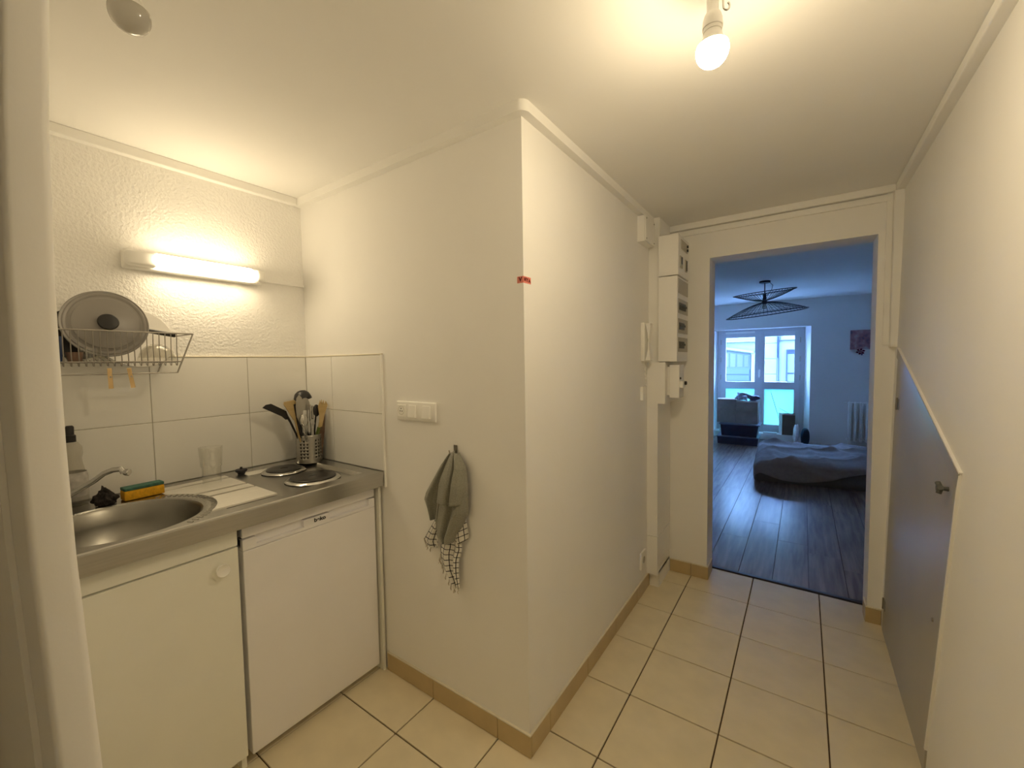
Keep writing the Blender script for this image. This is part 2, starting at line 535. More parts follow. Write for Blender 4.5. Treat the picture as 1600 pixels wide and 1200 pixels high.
# cornices
d, hc = .032, .036
b = nb()
box(b, xK, -1.2, H - hc, xK + d, yA - d, H, .004)
struct('trim_2', b, 'trim', 'white cornice strip over the kitchen lamp', 'cornice')
b = nb()
path = [(xK, yA), (xB, yA)]
outer = [(xK + .002, yA - d)]
outer += [(xB + d * sin(a), yA - d * cos(a)) for a in [k * pi / 2 / 8 for k in range(9)]]
outer += [(xB + d, yD - .002)]
inner = [(xK + .002, yA + .001), (xB - .001, yA + .001), (xB - .001, yD - .002)]
prism(b, outer + inner[::-1], 'Z', H - hc, H)
struct('trim_3', b, 'trim', 'white cornice rounding the jutting wall corner', 'cornice', smooth=True)
b = nb(); box(b, rwall(H) - d, yBack, H - hc, rwall(H) + .01, yD - .001, H, .004)
struct('trim_4', b, 'trim', 'long white cornice along the plain corridor wall', 'cornice')
b = nb(); box(b, xB + d, yD - d, H - hc, rwall(H) - d, yD, H, .003)
struct('trim_5', b, 'trim', 'white cornice above the doorway', 'cornice')
b = nb(); box(b, .25, yD - .016, 2.172, 1.252, yD, 2.204, .002)
struct('trim_6', b, 'trim', 'thin white cable trunking running under the cornice above the doorway', 'trunking')
b = nb(); box(b, 1.262, yD - .05, 1.447, 1.300, yD, H - hc, .004)
struct('trim_7', b, 'trim', 'upright white trunking ending above the closet door tip', 'trunking')
b = nb(); box(b, 1.238, yD - .012, 1.46, 1.262, yD, H - hc, .002)
struct('trim_8', b, 'trim', 'flat white strip beside the upright trunking by the doorway', 'trim')

# tiled skirtings: each 33 cm piece is a part
def skirting(name, label, pieces):
    """pieces: list of (x0,y0,x1,y1) footprints; top cream joint as part."""
    b = nb()
    for (x0, y0, x1, y1) in pieces:
        box(b, x0, y0, .001, x1, y1, .0785)
    root = None
    for k, (x0, y0, x1, y1) in enumerate(pieces):
        q = nb()
        gx = .001 if x1 - x0 > y1 - y0 else 0; gy = .001 if gx == 0 else 0
        box(q, x0 + gx, y0 + gy, .001, x1 - gx, y1 - gy, .080, .0012, 1)
        if root is None:
            root = tag(obj(name, q, 'skirt'), label, 'skirting', kind='structure')
        else:
            obj('tile', q, 'skirt', root)
        q = nb()
        ins = .0
        box(q, x0, y0, .0802, x1, y1, .0855, .001, 1)
        obj('joint', q, 'joint', root)
    b.free()
    return root
th = .009
xs = [xB + th, 0, -T, -.632]
skirting('baseboard_1', 'ochre tiled skirting below the hanging towels',
         [(xs[i + 1], yA - th, xs[i], yA) for i in range(3)])
ys = [yA - th * 0, .0, T, 2 * T, 3 * T, 1.243]
skirting('baseboard_2', 'ochre tiled skirting along the long white wall towards the doorway',
         [(xB, ys[i], xB + th, ys[i + 1]) for i in range(5)])
skirting('baseboard_3', 'short ochre tiled skirting left of the doorway',
         [(.205, yD - th, T, yD), (T, yD - th, .430 + th, yD), (.430, yD, .430 + th, yD + .14)])
skirting('baseboard_4', 'short ochre tiled skirting right of the doorway',
         [(1.211 - th, yD - th, xR - .001, yD), (1.211 - th, yD, 1.211, yD + .1)])

# ------------------------------------------------------------------ backsplash tiles (parts of the walls)
def wall_tiles():
    zs = [zC + .001, 1.183, 1.444]
    ys = [yN, -1.136, -.778, -.420, yA - .009]
    b = nb(); box(b, xK, yN, zC, xK + .0055, yA, 1.4435)
    obj('grout_bed', b, 'wgrout', wall_left)
    for a in range(4):
        for c in range(2):
            b = nb(); box(b, xK, ys[a] + .0012, zs[c] + .0012, xK + .008, ys[a + 1] - .0012, zs[c + 1] - .0012, .0012, 2)
            obj('tile', b, 'walltile', wall_left)
    xs = [xK + .008, -.990, -.612]
    b = nb(); box(b, xK + .006, yA - .0055, zC, -.613, yA, 1.4435)
    obj('grout_bed', b, 'wgrout', wall_mid)
    for a in range(2):
        for c in range(2):
            b = nb(); box(b, xs[a] + .0012, yA - .009, zs[c] + .0012, xs[a + 1] - .0012, yA, zs[c + 1] - .0012, .0012, 2)
            obj('tile', b, 'walltile', wall_mid)
    b = nb(); box(b, -.613, yA - .010, zC - .07, -.605, yA, 1.446, .002)
    obj('tile_edging', b, 'plastic', wall_mid)
    b = nb(); box(b, xK + .008, yA - .010, 1.444, -.605, yA, 1.450, .002)
    obj('tile_edging', b, 'joint', wall_mid)
    b = nb(); box(b, xK, yN, 1.444, xK + .009, yA - .01, 1.450, .002)
    obj('tile_edging', b, 'joint', wall_left)
wall_tiles()

# ------------------------------------------------------------------ worktop (stainless kitchenette top)
wt = thing('worktop', (-.92, -.67, .855), 'stainless steel worktop with round sink, ribbed drainer and two hotplates', 'worktop')
y0w, y1w = yN + .018, yA - .011
x0w = xK + .009
cx, cy, rad = -.848, -.963, .208
def top_mesh():
    b = nb()
    yd = -.755     # limit of the sink field
    # sink field: fan between circle and rectangle
    xr0, xr1, yr0, yr1 = x0w, xF, y0w, -.735
    angs = [2 * pi * k / 72 for k in range(72)]
    for px, py in ((xr0, yr0), (xr0, yr1), (xr1, yr0), (xr1, yr1)):
        angs.append(math.atan2(py - cy, px - cx) % (2 * pi))
    angs = sorted(set(round(a, 6) for a in angs))
    def onrect(a):
        c, s = cos(a), sin(a)
        ts = []
        if abs(c) > 1e-9: ts.append(((xr1 if c > 0 else xr0) - cx) / c)
        if abs(s) > 1e-9: ts.append(((yr1 if s > 0 else yr0) - cy) / s)
        t = min(ts)
        return (cx + c * t, cy + s * t, zC)
    n = len(angs)
    inner = [b.verts.new((cx + rad * cos(a), cy + rad * sin(a), zC - .004)) for a in angs]
    mid = [b.verts.new((cx + (rad + .006) * cos(a), cy + (rad + .006) * sin(a), zC)) for a in angs]
    out = [b.verts.new(onrect(a)) for a in angs]
    for k in range(n):
        k2 = (k + 1) % n
        b.faces.new((inner[k], inner[k2], mid[k2], mid[k]))
        b.faces.new((mid[k], mid[k2], out[k2], out[k]))
    # drainer and hob fields: frame + recessed pan
    def field(ya, yb, hx0, hx1, hy0, hy1, dep, sl=.012):
        o = [(x0w, ya), (xF, ya), (xF, yb), (x0w, yb)]
        m_ = [(hx0, hy0), (hx1, hy0), (hx1, hy1), (hx0, hy1)]
        i_ = [(hx0 + sl, hy0 + sl), (hx1 - sl, hy0 + sl), (hx1 - sl, hy1 - sl), (hx0 + sl, hy1 - sl)]
        O = [b.verts.new((p[0], p[1], zC)) for p in o]
        Mv = [b.verts.new((p[0], p[1], zC)) for p in m_]
        I = [b.verts.new((p[0], p[1], zC - dep)) for p in i_]
        for k in range(4):
            k2 = (k + 1) % 4
            b.faces.new((O[k], O[k2], Mv[k2], Mv[k]))
            b.faces.new((Mv[k], Mv[k2], I[k2], I[k]))
        b.faces.new(I)
    field(-.735, -.515, -1.155, -.672, -.7345, -.548, .004, .006)
    field(-.515, y1w, -1.14, -.680, -.500, -.205, .013, .016)
    # front apron with a soft rolled edge
    for (xa, za, xb, zb) in ((xF, zC, xF + .004, zC - .003), (xF + .004, zC - .003, xF + .005, zC - .008), (xF + .005, zC - .008, xF + .005, .862), (xF + .005, .862, xF - .02, .860)):
        b.faces.new([b.verts.new(p) for p in ((xa, y0w, za), (xa, y1w, za), (xb, y1w, zb), (xb, y0w, zb))])
    # right end and back rim
    b.faces.new([b.verts.new(p) for p in ((x0w, y1w, zC), (xF + .004, y1w, zC), (xF + .004, y1w, .86), (x0w, y1w, .86))])
    b.faces.new([b.verts.new(p) for p in ((x0w, y0w, zC), (xF + .004, y0w, zC), (xF + .004, y0w, .86), (x0w, y0w, .86))])
    return b
obj('top', top_mesh(), 'steel', wt)
b = nb()
lathe(b, [(rad, zC - .004), (rad - .006, zC - .012), (rad - .012, zC - .06), (rad - .022, zC - .12), (rad - .045, zC - .143), (.05, zC - .150), (.03, zC - .152)], (cx, cy, 0), 72)
obj('sink_bowl', b, 'bowl', wt, smooth='all')
b = nb(); lathe(b, [(.045, zC - .1485), (.042, zC - .147), (.03, zC - .152), (0, zC - .154)], (cx, cy, 0), 32)
obj('drain', b, 'chrome', wt, smooth=True)
# drainer ribs: flat raised pads that start at the round sink
for xa, xb in ((-1.150, -1.108), (-1.092, -.950), (-.930, -.876), (-.858, -.690)):
    pts = []
    n = 14
    for k in range(n + 1):
        x = xa + (xb - xa) * k / n
        R2 = (rad + .040) ** 2 - (x - cx) ** 2
        y = cy + math.sqrt(R2) if R2 > 0 else -1.02
        y = max(y, -.80 if x < -1.0 else -1.0)
        pts.append((x, y))
    poly = pts + [(xb, -.562), (xa, -.562)]
    b = nb(); prism(b, poly, 'Z', zC - .0028, zC + .0034)
    obj('drainer_rib', b, 'padsteel', wt)
b = nb()
for k in range(34):
    a = radians(-8 + k * 4.6)
    a2 = a
    if not (-.2 < a < 2.7): continue
    c, s = cos(a2), sin(a2)
    r0, r1, w = rad + .022, rad + .040, .0032
    p = [(cx + r0 * c - w * s, cy + r0 * s + w * c), (cx + r0 * c + w * s, cy + r0 * s - w * c), (cx + r1 * c + w * s, cy + r1 * s - w * c), (cx + r1 * c - w * s, cy + r1 * s + w * c)]
    if max(q[0] for q in p) > xF - .004: continue
    prism(b, p, 'Z', zC - .001, zC + .0022)
obj('drainer_fluting', b, 'chrome', wt)
for (hx, hy, hr, lab) in ((-1.062, -.352, .0735, 'smaller black hotplate near the tiled wall'), (-.815, -.352, .091, 'larger black hotplate near the front edge')):
    b = nb()
    z0 = zC - .010
    lathe(b, [(0, z0 + .010), (.014, z0 + .010), (.016, z0 + .0125), (hr * .55, z0 + .0135), (hr - .004, z0 + .0135), (hr, z0 + .011), (hr, z0 + .001)], (hx, hy, 0), 48)
    hp = obj('hotplate', b, 'iron', wt, smooth=True, label=lab)
    b = nb()
    lathe(b, [(hr, z0 + .007), (hr + .004, z0 + .0085), (hr + .012, z0 + .006), (hr + .02, z0 + .0005)], (hx, hy, 0), 48)
    obj('trim_ring', b, 'chrome', hp, smooth='all')

# sink cabinet
cb = thing('sink_cabinet', (-.93, -.95, 0), 'ivory sink cabinet with one door and a round knob', 'cabinet')
yc1 = -.717
b = nb()
box(b, -1.19, yc1 - .016, .05, -.668, yc1, .795); box(b, -1.19, y0w, .05, -.668, y0w + .016, .795)
box(b, -1.19, y0w + .016, .05, -.668, yc1 - .016, .066); box(b, -1.19, y0w + .016, .066, -1.18, yc1 - .016, .795)
box(b, -.672, y0w, .797, -.652, yc1, .856, .001)
box(b, -1.19, yc1 - .016, 0, -.665, yc1, .05)
box(b, -.72, y0w, 0, -.705, yc1 - .016, .05)
obj('body', b, 'cabinet', cb)
b = nb(); box(b, -.667, y0w + .002, .052, -.647, yc1 - .001, .793, .0015)
dr = obj('door', b, 'cabinet', cb)
b = nb()
lathe(b, [(.010, 0), (.0095, .006), (.012, .012), (.0205, .020), (.0215, .025), (.0195, .028), (.012, .0235), (0, .022)], (-.647, -.772, .741), 32, (1, 0, 0))
obj('knob', b, 'plastic', dr, smooth=True)

# fridge
fr = thing('fridge', (-.92, -.43, 0), 'white undercounter fridge below the hotplates', 'fridge')
fy0, fy1 = -.700, -.163
b = nb()
box(b, -1.18, fy0 + .004, .03, -.700, fy1 - .004, .81)
for yy in (fy0 + .05, fy1 - .05):
    box(b, -.76, yy - .015, 0, -.73, yy + .015, .03)
obj('body', b, 'enamel', fr)
b = nb(); box(b, -1.18, fy0, .812, -.656, fy1, .852, .003)
obj('top_panel', b, 'enamel', fr)
b = nb()
box(b, -.698, fy0, .034, -.655, fy1, .766, .003)
box(b, -.698, fy0, .7675, -.6555, fy1, .779, .002)
box(b, -.698, fy0, .775, -.674, fy1, .806)
box(b, -.698, fy0, .777, -.6555, -.654, .806, .002)
box(b, -.698, -.486, .777, -.6545, -.378, .806, .003)
box(b, -.698, -.192, .777, -.6555, fy1, .806, .002)
dr = obj('door', b, 'enamel', fr)
lettering('lettering', 'beko', .021, (-.6539, -.421, .7935), (0, 1, 0), (0, 0, 1), 'ink', dr, .0007, 1.15)
# end panel
b = nb(); box(b, -1.19, -.152, 0, -.640, -.140, .858, .001)
tag(obj('end_panel', b, 'cabinet'), 'narrow upright end panel between the fridge and the towel wall', 'panel')

# ------------------------------------------------------------------ sink things
# mixer tap
tp = thing('tap', (-1.135, -1.075, zC), 'chrome swivel tap rising behind the round sink', 'tap')
b = nb(); lathe(b, [(.027, zC), (.027, zC + .006), (.021, zC + .01), (.020, zC + .055), (.014, zC + .062), (0, zC + .064)], (-1.135, -1.075, 0), 32)
obj('base', b, 'chrome', tp, smooth=True)
b = nb()
P0 = Vector((-1.128, -1.068, zC + .028)); P1 = Vector((-1.055, -.985, 1.022)); P2 = Vector((-1.035, -.962, 1.046)); P3 = Vector((-1.018, -.942, 1.056)); P4 = Vector((-1.003, -.925, 1.058)); P5 = Vector((-.998, -.919, 1.045))
pts = [P0.lerp(P1, k / 8) for k in range(9)] + [P2, P3, P4, P5]
tube(b, pts, [.0088] * 9 + [.0088, .0088, .0092, .0100], 16)
obj('spout', b, 'chrome', tp, smooth=True)
b = nb(); lathe(b, [(.0, .0), (.0105, 0), (.0115, .004), (.0115, .012), (.009, .014), (0, .014)], (-.990, -.917, 1.0475), 20, (.75, .55, -.15))
obj('aerator', b, 'chrome', tp, smooth=True)
b = nb(); tube(b, [(-1.135, -1.075, zC + .06), (-1.14, -1.10, zC + .078), (-1.145, -1.14, zC + .085)], [.006, .006, .008], 12)
obj('lever', b, 'chrome', tp, smooth=True)

# washing-up liquid bottle
bx_, by_ = -1.178, -1.015
bt = thing('soap_bottle', (bx_, by_, zC), 'clear washing-up liquid bottle with black cap beside the tap', 'bottle')
b = nb(); lathe(b, [(0, zC + .001), (.034, zC + .001), (.037, zC + .01), (.038, zC + .06), (.036, zC + .10), (.027, zC + .145), (.0255, zC + .165), (.029, zC + .185), (.028, zC + .205), (.018, zC + .222), (.012, zC + .226)], (bx_, by_, 0), 32)
obj('body', b, 'bottle', bt, smooth='all')
b = nb(); lathe(b, [(.0385, zC + .035), (.0388, zC + .04), (.0388, zC + .10), (.0365, zC + .115), (.036, zC + .118)], (bx_, by_, 0), 32)
obj('label_band', b, 'label', bt, smooth='all')
b = nb(); lathe(b, [(.0, zC + .224), (.015, zC + .224), (.015, zC + .246), (.011, zC + .25), (.0115, zC + .276), (.008, zC + .281), (0, zC + .281)], (bx_, by_, 0), 24)
obj('cap', b, 'black', bt, smooth=True)

# steel wool: crumpled lump
b = nb()
bmesh.ops.create_icosphere(b, subdivisions=4, radius=1)
rng = random.Random(3)
dirs = [(Vector((rng.uniform(-1, 1), rng.uniform(-1, 1), rng.uniform(-1, 1))).normalized(), rng.uniform(6, 16), rng.uniform(0, 6)) for _ in range(16)]
for v in b.verts:
    p = v.co.copy()
    k = 1 + sum(.045 * sin(w * p.dot(dv) + ph) for dv, w, ph in dirs)
    up = max(0, p.z)
    v.co = Vector((p.x * .026 * k * (1 - .45 * up), p.y * .031 * k * (1 - .5 * up), (p.z * .030 * k + (.004 * up * up))))
    v.co += Vector((-1.088, -.954, zC + .026))
    if v.co.z < zC + .001: v.co.z = zC + .001
tag(obj('scouring_pad', b, 'woolm', smooth='all'), 'dark crumpled steel wool pad on the sink rim', 'scouring pad')

# sponge
sp = thing('sponge', (-1.094, -.850, zC), 'yellow and green dish sponge on the sink rim', 'sponge')
rot = Matrix.Translation((-1.094, -.850, 0)) @ Matrix.Rotation(radians(2), 4, 'Z')
b = nb(); box(b, -.024, -.058, zC + .001, .024, .058, zC + .036, .004, 3); b.transform(rot)
obj('foam', b, 'sponge', sp, smooth=True)
b = nb(); box(b, -.0235, -.0575, zC + .0362, .0235, .0575, zC + .047, .002, 2); b.transform(rot)
obj('scourer', b, 'scour', sp)

# tumbler
gx, gy = -1.062, -.640
gl = nb()
z0 = zC + .003
lathe(gl, [(0, z0), (.030, z0), (.0315, z0 + .004), (.0330, z0 + .05), (.0335, z0 + .068), (.0365, z0 + .074), (.0410, z0 + .150), (.0395, z0 + .150), (.0350, z0 + .074), (.0315, z0 + .066), (.0300, z0 + .014), (0, z0 + .012)], (gx, gy, 0), 40)
tag(obj('tumbler', gl, 'glasstint', smooth=True), 'clear drinking glass standing on the ribbed drainer', 'glass')

# sink plug
b = nb(); px_, py_ = -1.128, -.505
lathe(b, [(0, zC + .001), (.014, zC + .001), (.016, zC + .008), (.022, zC + .012), (.0235, zC + .018), (.0215, zC + .022), (.006, zC + .023), (.0045, zC + .032), (0, zC + .033)], (px_, py_, 0), 28)
tag(obj('sink_plug', b, 'rubber', smooth=True), 'small black rubber plug between drainer and hotplates', 'plug')

# little dish in the sink
b = nb()
lathe(b, [(0, .799), (.03, .800), (.040, .812), (.046, .828), (.0445, .8285), (.037, .814), (0, .804)], (-.80, -1.00, 0), 32)
b.transform(Matrix.Translation((-.80, -1.0, .80)) @ Matrix.Rotation(radians(10), 4, 'Y') @ Matrix.Translation((.80, 1.0, -.80)) @ Matrix.Translation((0, 0, -.012)))
tag(obj('glass_dish', b, 'glasstint', smooth=True), 'small clear dish lying in the round sink', 'dish')

# ------------------------------------------------------------------ utensil pot
ux, uy_ = -1.096, -.210
ut = thing('utensil_pot', (ux, uy_, zC), 'perforated steel pot full of kitchen utensils in the worktop corner', 'pot')
R = .0575; hh = .137
b = nb()
NS = 45; NR = 17
hole_cols = set()
for gidx in range(5):
    for c_ in (0, 2, 4):
        hole_cols.add((gidx * 9 + c_) % NS)
hole_rows = set(range(3, 15, 2))
vs_ = [[b.verts.new((ux + R * cos(2 * pi * k / NS), uy_ + R * sin(2 * pi * k / NS), zC + .001 + hh * j / NR)) for k in range(NS)] for j in range(NR + 1)]
for j in range(NR):
    for k in range(NS):
        if j in hole_rows and k in hole_cols: continue
        k2 = (k + 1) % NS
        b.faces.new((vs_[j][k], vs_[j][k2], vs_[j + 1][k2], vs_[j + 1][k]))
b.faces.new(vs_[0][::-1])
obj('body', b, 'potsteel', ut, smooth=True, solid=.0012)
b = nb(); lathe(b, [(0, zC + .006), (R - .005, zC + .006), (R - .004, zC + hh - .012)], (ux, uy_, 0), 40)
obj('shade_liner', b, 'rubber', ut, smooth=True)  # added black liner, stands in for the shade seen through the pot's holes
b = nb(); tube(b, [(ux + R * cos(2 * pi * k / 40), uy_ + R * sin(2 * pi * k / 40), zC + hh) for k in range(40)], .0016, 8, True)
obj('rim', b, 'chrome', ut, smooth=True)
zp = zC + .012
GR = 'utensils in the perforated steel pot'
def flat(bm, poly, x, t=.002, tilt=0):
    """flat blade: polygon in (y,z), thin along x."""
    return prism(bm, poly, 'X', x - t / 2, x + t / 2)
def utensil(name, label, cat, parts):
    p0 = parts[0]
    t = thing(name, (ux, uy_, zp), label, cat, GR)
    for nm, bm, m, sm in parts:
        obj(nm, bm, m, t, smooth=sm)
    return t
# black spatula leaning left
h = nb(); tube(h, [(-1.10, -.225, zp), (-1.095, -.272, 1.072), (-1.09, -.300, 1.135), (-1.088, -.315, 1.163)], [.0045, .0045, .005, .006], 10)
bl = nb(); flat(bl, [(-.306, 1.150), (-.322, 1.148), (-.340, 1.166), (-.423, 1.214), (-.408, 1.226), (-.385, 1.229), (-.318, 1.189)], -1.088, .003)
utensil('spatula', 'black slotted spatula leaning out over the hotplates', 'spatula', [('handle', h, 'black', True), ('blade', bl, 'black', False)])
# ladle
h = nb(); tube(h, [(-1.135, -.220, zp), (-1.130, -.228, 1.15), (-1.122, -.225, 1.232)], .0045, 10)
bl = nb(); lathe(bl, [(0, .046), (.018, .042), (.032, .030), (.040, .010), (.041, 0), (.038, .002), (.030, .026), (.017, .037), (0, .041)], (-1.105, -.226, 1.236), 28, (-.25, -.05, 1))
utensil('ladle', 'black nylon ladle, the tallest utensil in the steel pot', 'ladle', [('handle', h, 'black', True), ('bowl', bl, 'black', True)])
# wooden spatula left
h = nb(); tube(h, [(-1.085, -.225, zp), (-1.075, -.272, 1.07), (-1.066, -.290, 1.15)], .005, 10)
bl = nb(); flat(bl, [(-.284, 1.14), (-.298, 1.145), (-.340, 1.224), (-.338, 1.234), (-.290, 1.240), (-.282, 1.229)], -1.065, .004)
utensil('wooden_spatula', 'flat pale wooden spatula in front of the black ladle', 'spatula', [('handle', h, 'woodlight', True), ('blade', bl, 'woodlight', False)])
# dark handle beside it
h = nb(); tube(h, [(-1.085, -.226, zp), (-1.072, -.262, 1.07), (-1.066, -.278, 1.15), (-1.062, -.290, 1.220)], [.004, .006, .0075, .006], 10)
tag(obj('knife_handle', h, 'black', smooth=True), 'black knife handle between wooden spatula and cake server', 'knife', GR)
# cake server
h = nb(); tube(h, [(-1.065, -.220, zp), (-1.052, -.252, 1.062), (-1.05, -.266, 1.13)], .0035, 8)
bl = nb(); flat(bl, [(-.263, 1.12), (-.274, 1.12), (-.289, 1.160), (-.292, 1.21), (-.287, 1.249), (-.274, 1.264), (-.262, 1.250), (-.253, 1.213), (-.260, 1.17)], -1.05, .0014)
utensil('cake_server', 'pointed grey steel cake server in the middle of the pot', 'cake server', [('handle', h, 'chrome', True), ('blade', bl, 'potsteel', False)])
# turner
h = nb(); tube(h, [(-1.10, -.215, zp), (-1.08, -.222, 1.07), (-1.07, -.228, 1.185)], .004, 8)
bl = nb(); flat(bl, [(-.248, 1.185), (-.248, 1.238), (-.240, 1.249), (-.222, 1.241), (-.213, 1.219), (-.213, 1.185)], -1.07, .0016)
utensil('turner', 'broad grey steel turner behind the shiny spoon', 'turner', [('handle', h, 'chrome', True), ('blade', bl, 'potsteel', False)])
# shiny spoon
h = nb(); tube(h, [(-1.07, -.222, zp), (-1.048, -.245, 1.058), (-1.040, -.257, 1.115)], .003, 8)
bl = nb(); bmesh.ops.create_uvsphere(bl, u_segments=20, v_segments=12, radius=1)
for v in bl.verts: v.co = Vector((v.co.x * .008 - 1.040, v.co.y * .019 - .260, v.co.z * .030 + 1.140))
utensil('spoon', 'shiny serving spoon with its round bowl up', 'spoon', [('handle', h, 'chrome', True), ('bowl', bl, 'chrome', 'all')])
# peeler, small white and steel
h = nb(); tube(h, [(-1.058, -.205, zp), (-1.050, -.215, 1.06), (-1.046, -.216, 1.12)], [.005, .006, .005], 10)
bl = nb(); flat(bl, [(-.224, 1.115), (-.228, 1.130), (-.222, 1.142), (-.208, 1.140), (-.205, 1.115)], -1.046, .004)
utensil('peeler', 'small grey handled peeler low at the front of the pot', 'peeler', [('handle', h, 'label', True), ('blade', bl, 'chrome', False)])
# tongs
h = nb(); tube(h, [(-1.09, -.195, zp), (-1.07, -.200, 1.065), (-1.062, -.205, 1.17), (-1.06, -.205, 1.205)], [.003, .004, .006, .005], 8)
tube(h, [(-1.085, -.205, zp), (-1.062, -.214, 1.065), (-1.055, -.222, 1.15), (-1.052, -.222, 1.212)], [.003, .004, .005, .004], 8)
tag(obj('tongs', h, 'chrome', smooth=True), 'pair of shiny steel tongs right of the cake server', 'tongs', GR)
# dark spoon
h = nb(); tube(h, [(-1.10, -.190, zp), (-1.075, -.190, 1.08), (-1.055, -.192, 1.16)], .004, 8)
bl = nb(); bmesh.ops.create_uvsphere(bl, u_segments=20, v_segments=12, radius=1)
for v in bl.verts: v.co = Vector((v.co.x * .007 - 1.050, v.co.y * .017 - .191, v.co.z * .030 + 1.180))
utensil('serving_spoon', 'black oval spoon just left of the wooden fork', 'spoon', [('handle', h, 'black', True), ('bowl', bl, 'black', 'all')])
# wooden fork
h = nb(); tube(h, [(-1.075, -.200, zp), (-1.044, -.190, 1.07), (-1.035, -.183, 1.12)], [.0045, .0045, .006], 10)
bl = nb(); flat(bl, [(-.190, 1.10), (-.186, 1.150), (-.191, 1.20), (-.180, 1.230), (-.176, 1.206), (-.172, 1.233), (-.167, 1.206), (-.162, 1.231), (-.157, 1.204), (-.151, 1.224), (-.143, 1.205), (-.163, 1.150), (-.176, 1.10)], -1.033, .005)
gsl = nb(); tube(gsl, [(-1.050, -.192, 1.060), (-1.0395, -.187, 1.098)], [.0085, .0078], 10)
utensil('wooden_fork', 'pale wooden fork with a green grip, pointing right', 'fork', [('handle', h, 'woodlight', True), ('head', bl, 'woodlight', False), ('grip', gsl, mat('green_grip', (.10, .14, .02), .5), True)])
# brown paddle
h = nb(); flat(h, [(-.176, .96), (-.164, .96), (-.1480, 1.067), (-.1430, 1.138), (-.1440, 1.194), (-.156, 1.172), (-.178, 1.067)], -1.060, .004)
tag(obj('brown_paddle', h, 'woodbrown'), 'dark brown wooden paddle at the back beside the side wall', 'paddle', GR)

# ------------------------------------------------------------------ wall lamp
lp = thing('wall_lamp', (xK, -.595, 1.785), 'white strip lamp glowing on the wall above the dish rack', 'lamp')
yl0, yl1 = -.842, -.352
b = nb(); box(b, xK, yl0, 1.784, xK + .046, yl1, 1.854, .008, 3)
obj('housing', b, 'plastic', lp, smooth=True)
b = nb(); box(b, xK + .044, yl0 + .002, 1.790, xK + .084, -.752, 1.846, .010, 4)
obj('end_cap', b, 'plastic', lp, smooth=True)
b = nb(); box(b, xK + .044, -.394, 1.790, xK + .084, yl1 - .001, 1.844, .012, 4)
obj('end_cap', b, 'plastic', lp, smooth=True)
b = nb()
N = 24; seg = 20
ys_ = [-.751] + [-.751 + (.331) * k / 8 for k in range(1, 9)] + [-.420 + .026 * sin(a) for a in [pi / 2 * k / 6 for k in range(1, 7)]]
rings = []
for yy in ys_:
    rr = .027 if yy <= -.420 else .027 * math.sqrt(max(1e-4, 1 - ((yy + .420) / .0262) ** 2))
    rings.append([b.verts.new((xK + .070 + rr * .95 * cos(2 * pi * k / seg), yy, 1.819 + rr * sin(2 * pi * k / seg))) for k in range(seg)])
for a, c in zip(rings, rings[1:]):
    for k in range(seg):
        b.faces.new((a[k], a[(k + 1) % seg], c[(k + 1) % seg], c[k]))
b.faces.new(rings[0][::-1]); b.faces.new(rings[-1])
obj('diffuser', b, 'tube', lp, smooth='all', label='glowing round-ended diffuser')
b = nb(); box(b, xK, -.350, 1.805, xK + .008, yA, 1.816, .001)
tag(obj('cable_cover', b, 'trim'), 'thin white cable cover from the strip lamp to the wall corner', 'cable cover')

# ------------------------------------------------------------------ dish rack
rk = thing('dish_rack', (xK, -.87, 1.38), 'wall hung wire dish rack holding plates and a lid', 'dish rack')
xr_, xw = -1.000, xK + .012
b = nb(); wr = .0022
tube(b, [(xw, -1.12, 1.529), (xr_, -1.12, 1.529), (xr_, -.698, 1.529), (xw, -.698, 1.529)], .0028, 8)
tube(b, [(xw, -1.12, 1.425), (xr_, -1.12, 1.425), (xr_, -.738, 1.425), (xw, -.738, 1.425)], wr, 8)
obj('rail', b, 'wire', rk, smooth=True)
b = nb()
tube(b, [(xw, -.698, 1.529), (xw, -.752, 1.384), (xr_, -.752, 1.384), (xr_, -.698, 1.529)], .0028, 8)
tube(b, [(xw, -1.12, 1.384), (xr_, -1.12, 1.384), (xr_, -.752, 1.384)], .0024, 8)
tube(b, [(xr_ + .001, -1.12, 1.527), (xr_ + .001, -1.12, 1.384)], .0024, 8)
obj('hanging_frame', b, 'wire', rk, smooth=True)
b = nb()
tube(b, [(xr_, 0, 1.529), (xr_ - .006, 0, 1.47), (xr_ - .004, 0, 1.425), (xr_ - .010, 0, 1.411), (xr_ - .018, 0, 1.412), (xr_ - .024, 0, 1.422), (xw + .09, 0, 1.424), (xw, 0, 1.445), (xw, 0, 1.529)], .0017, 6)
for v in b.verts: v.co.y += -1.11
w0 = obj('wire', b, 'wire', rk, smooth=True)
for k in range(1, 22):
    share('wire', w0, rk, (0, .0172 * k, 0))
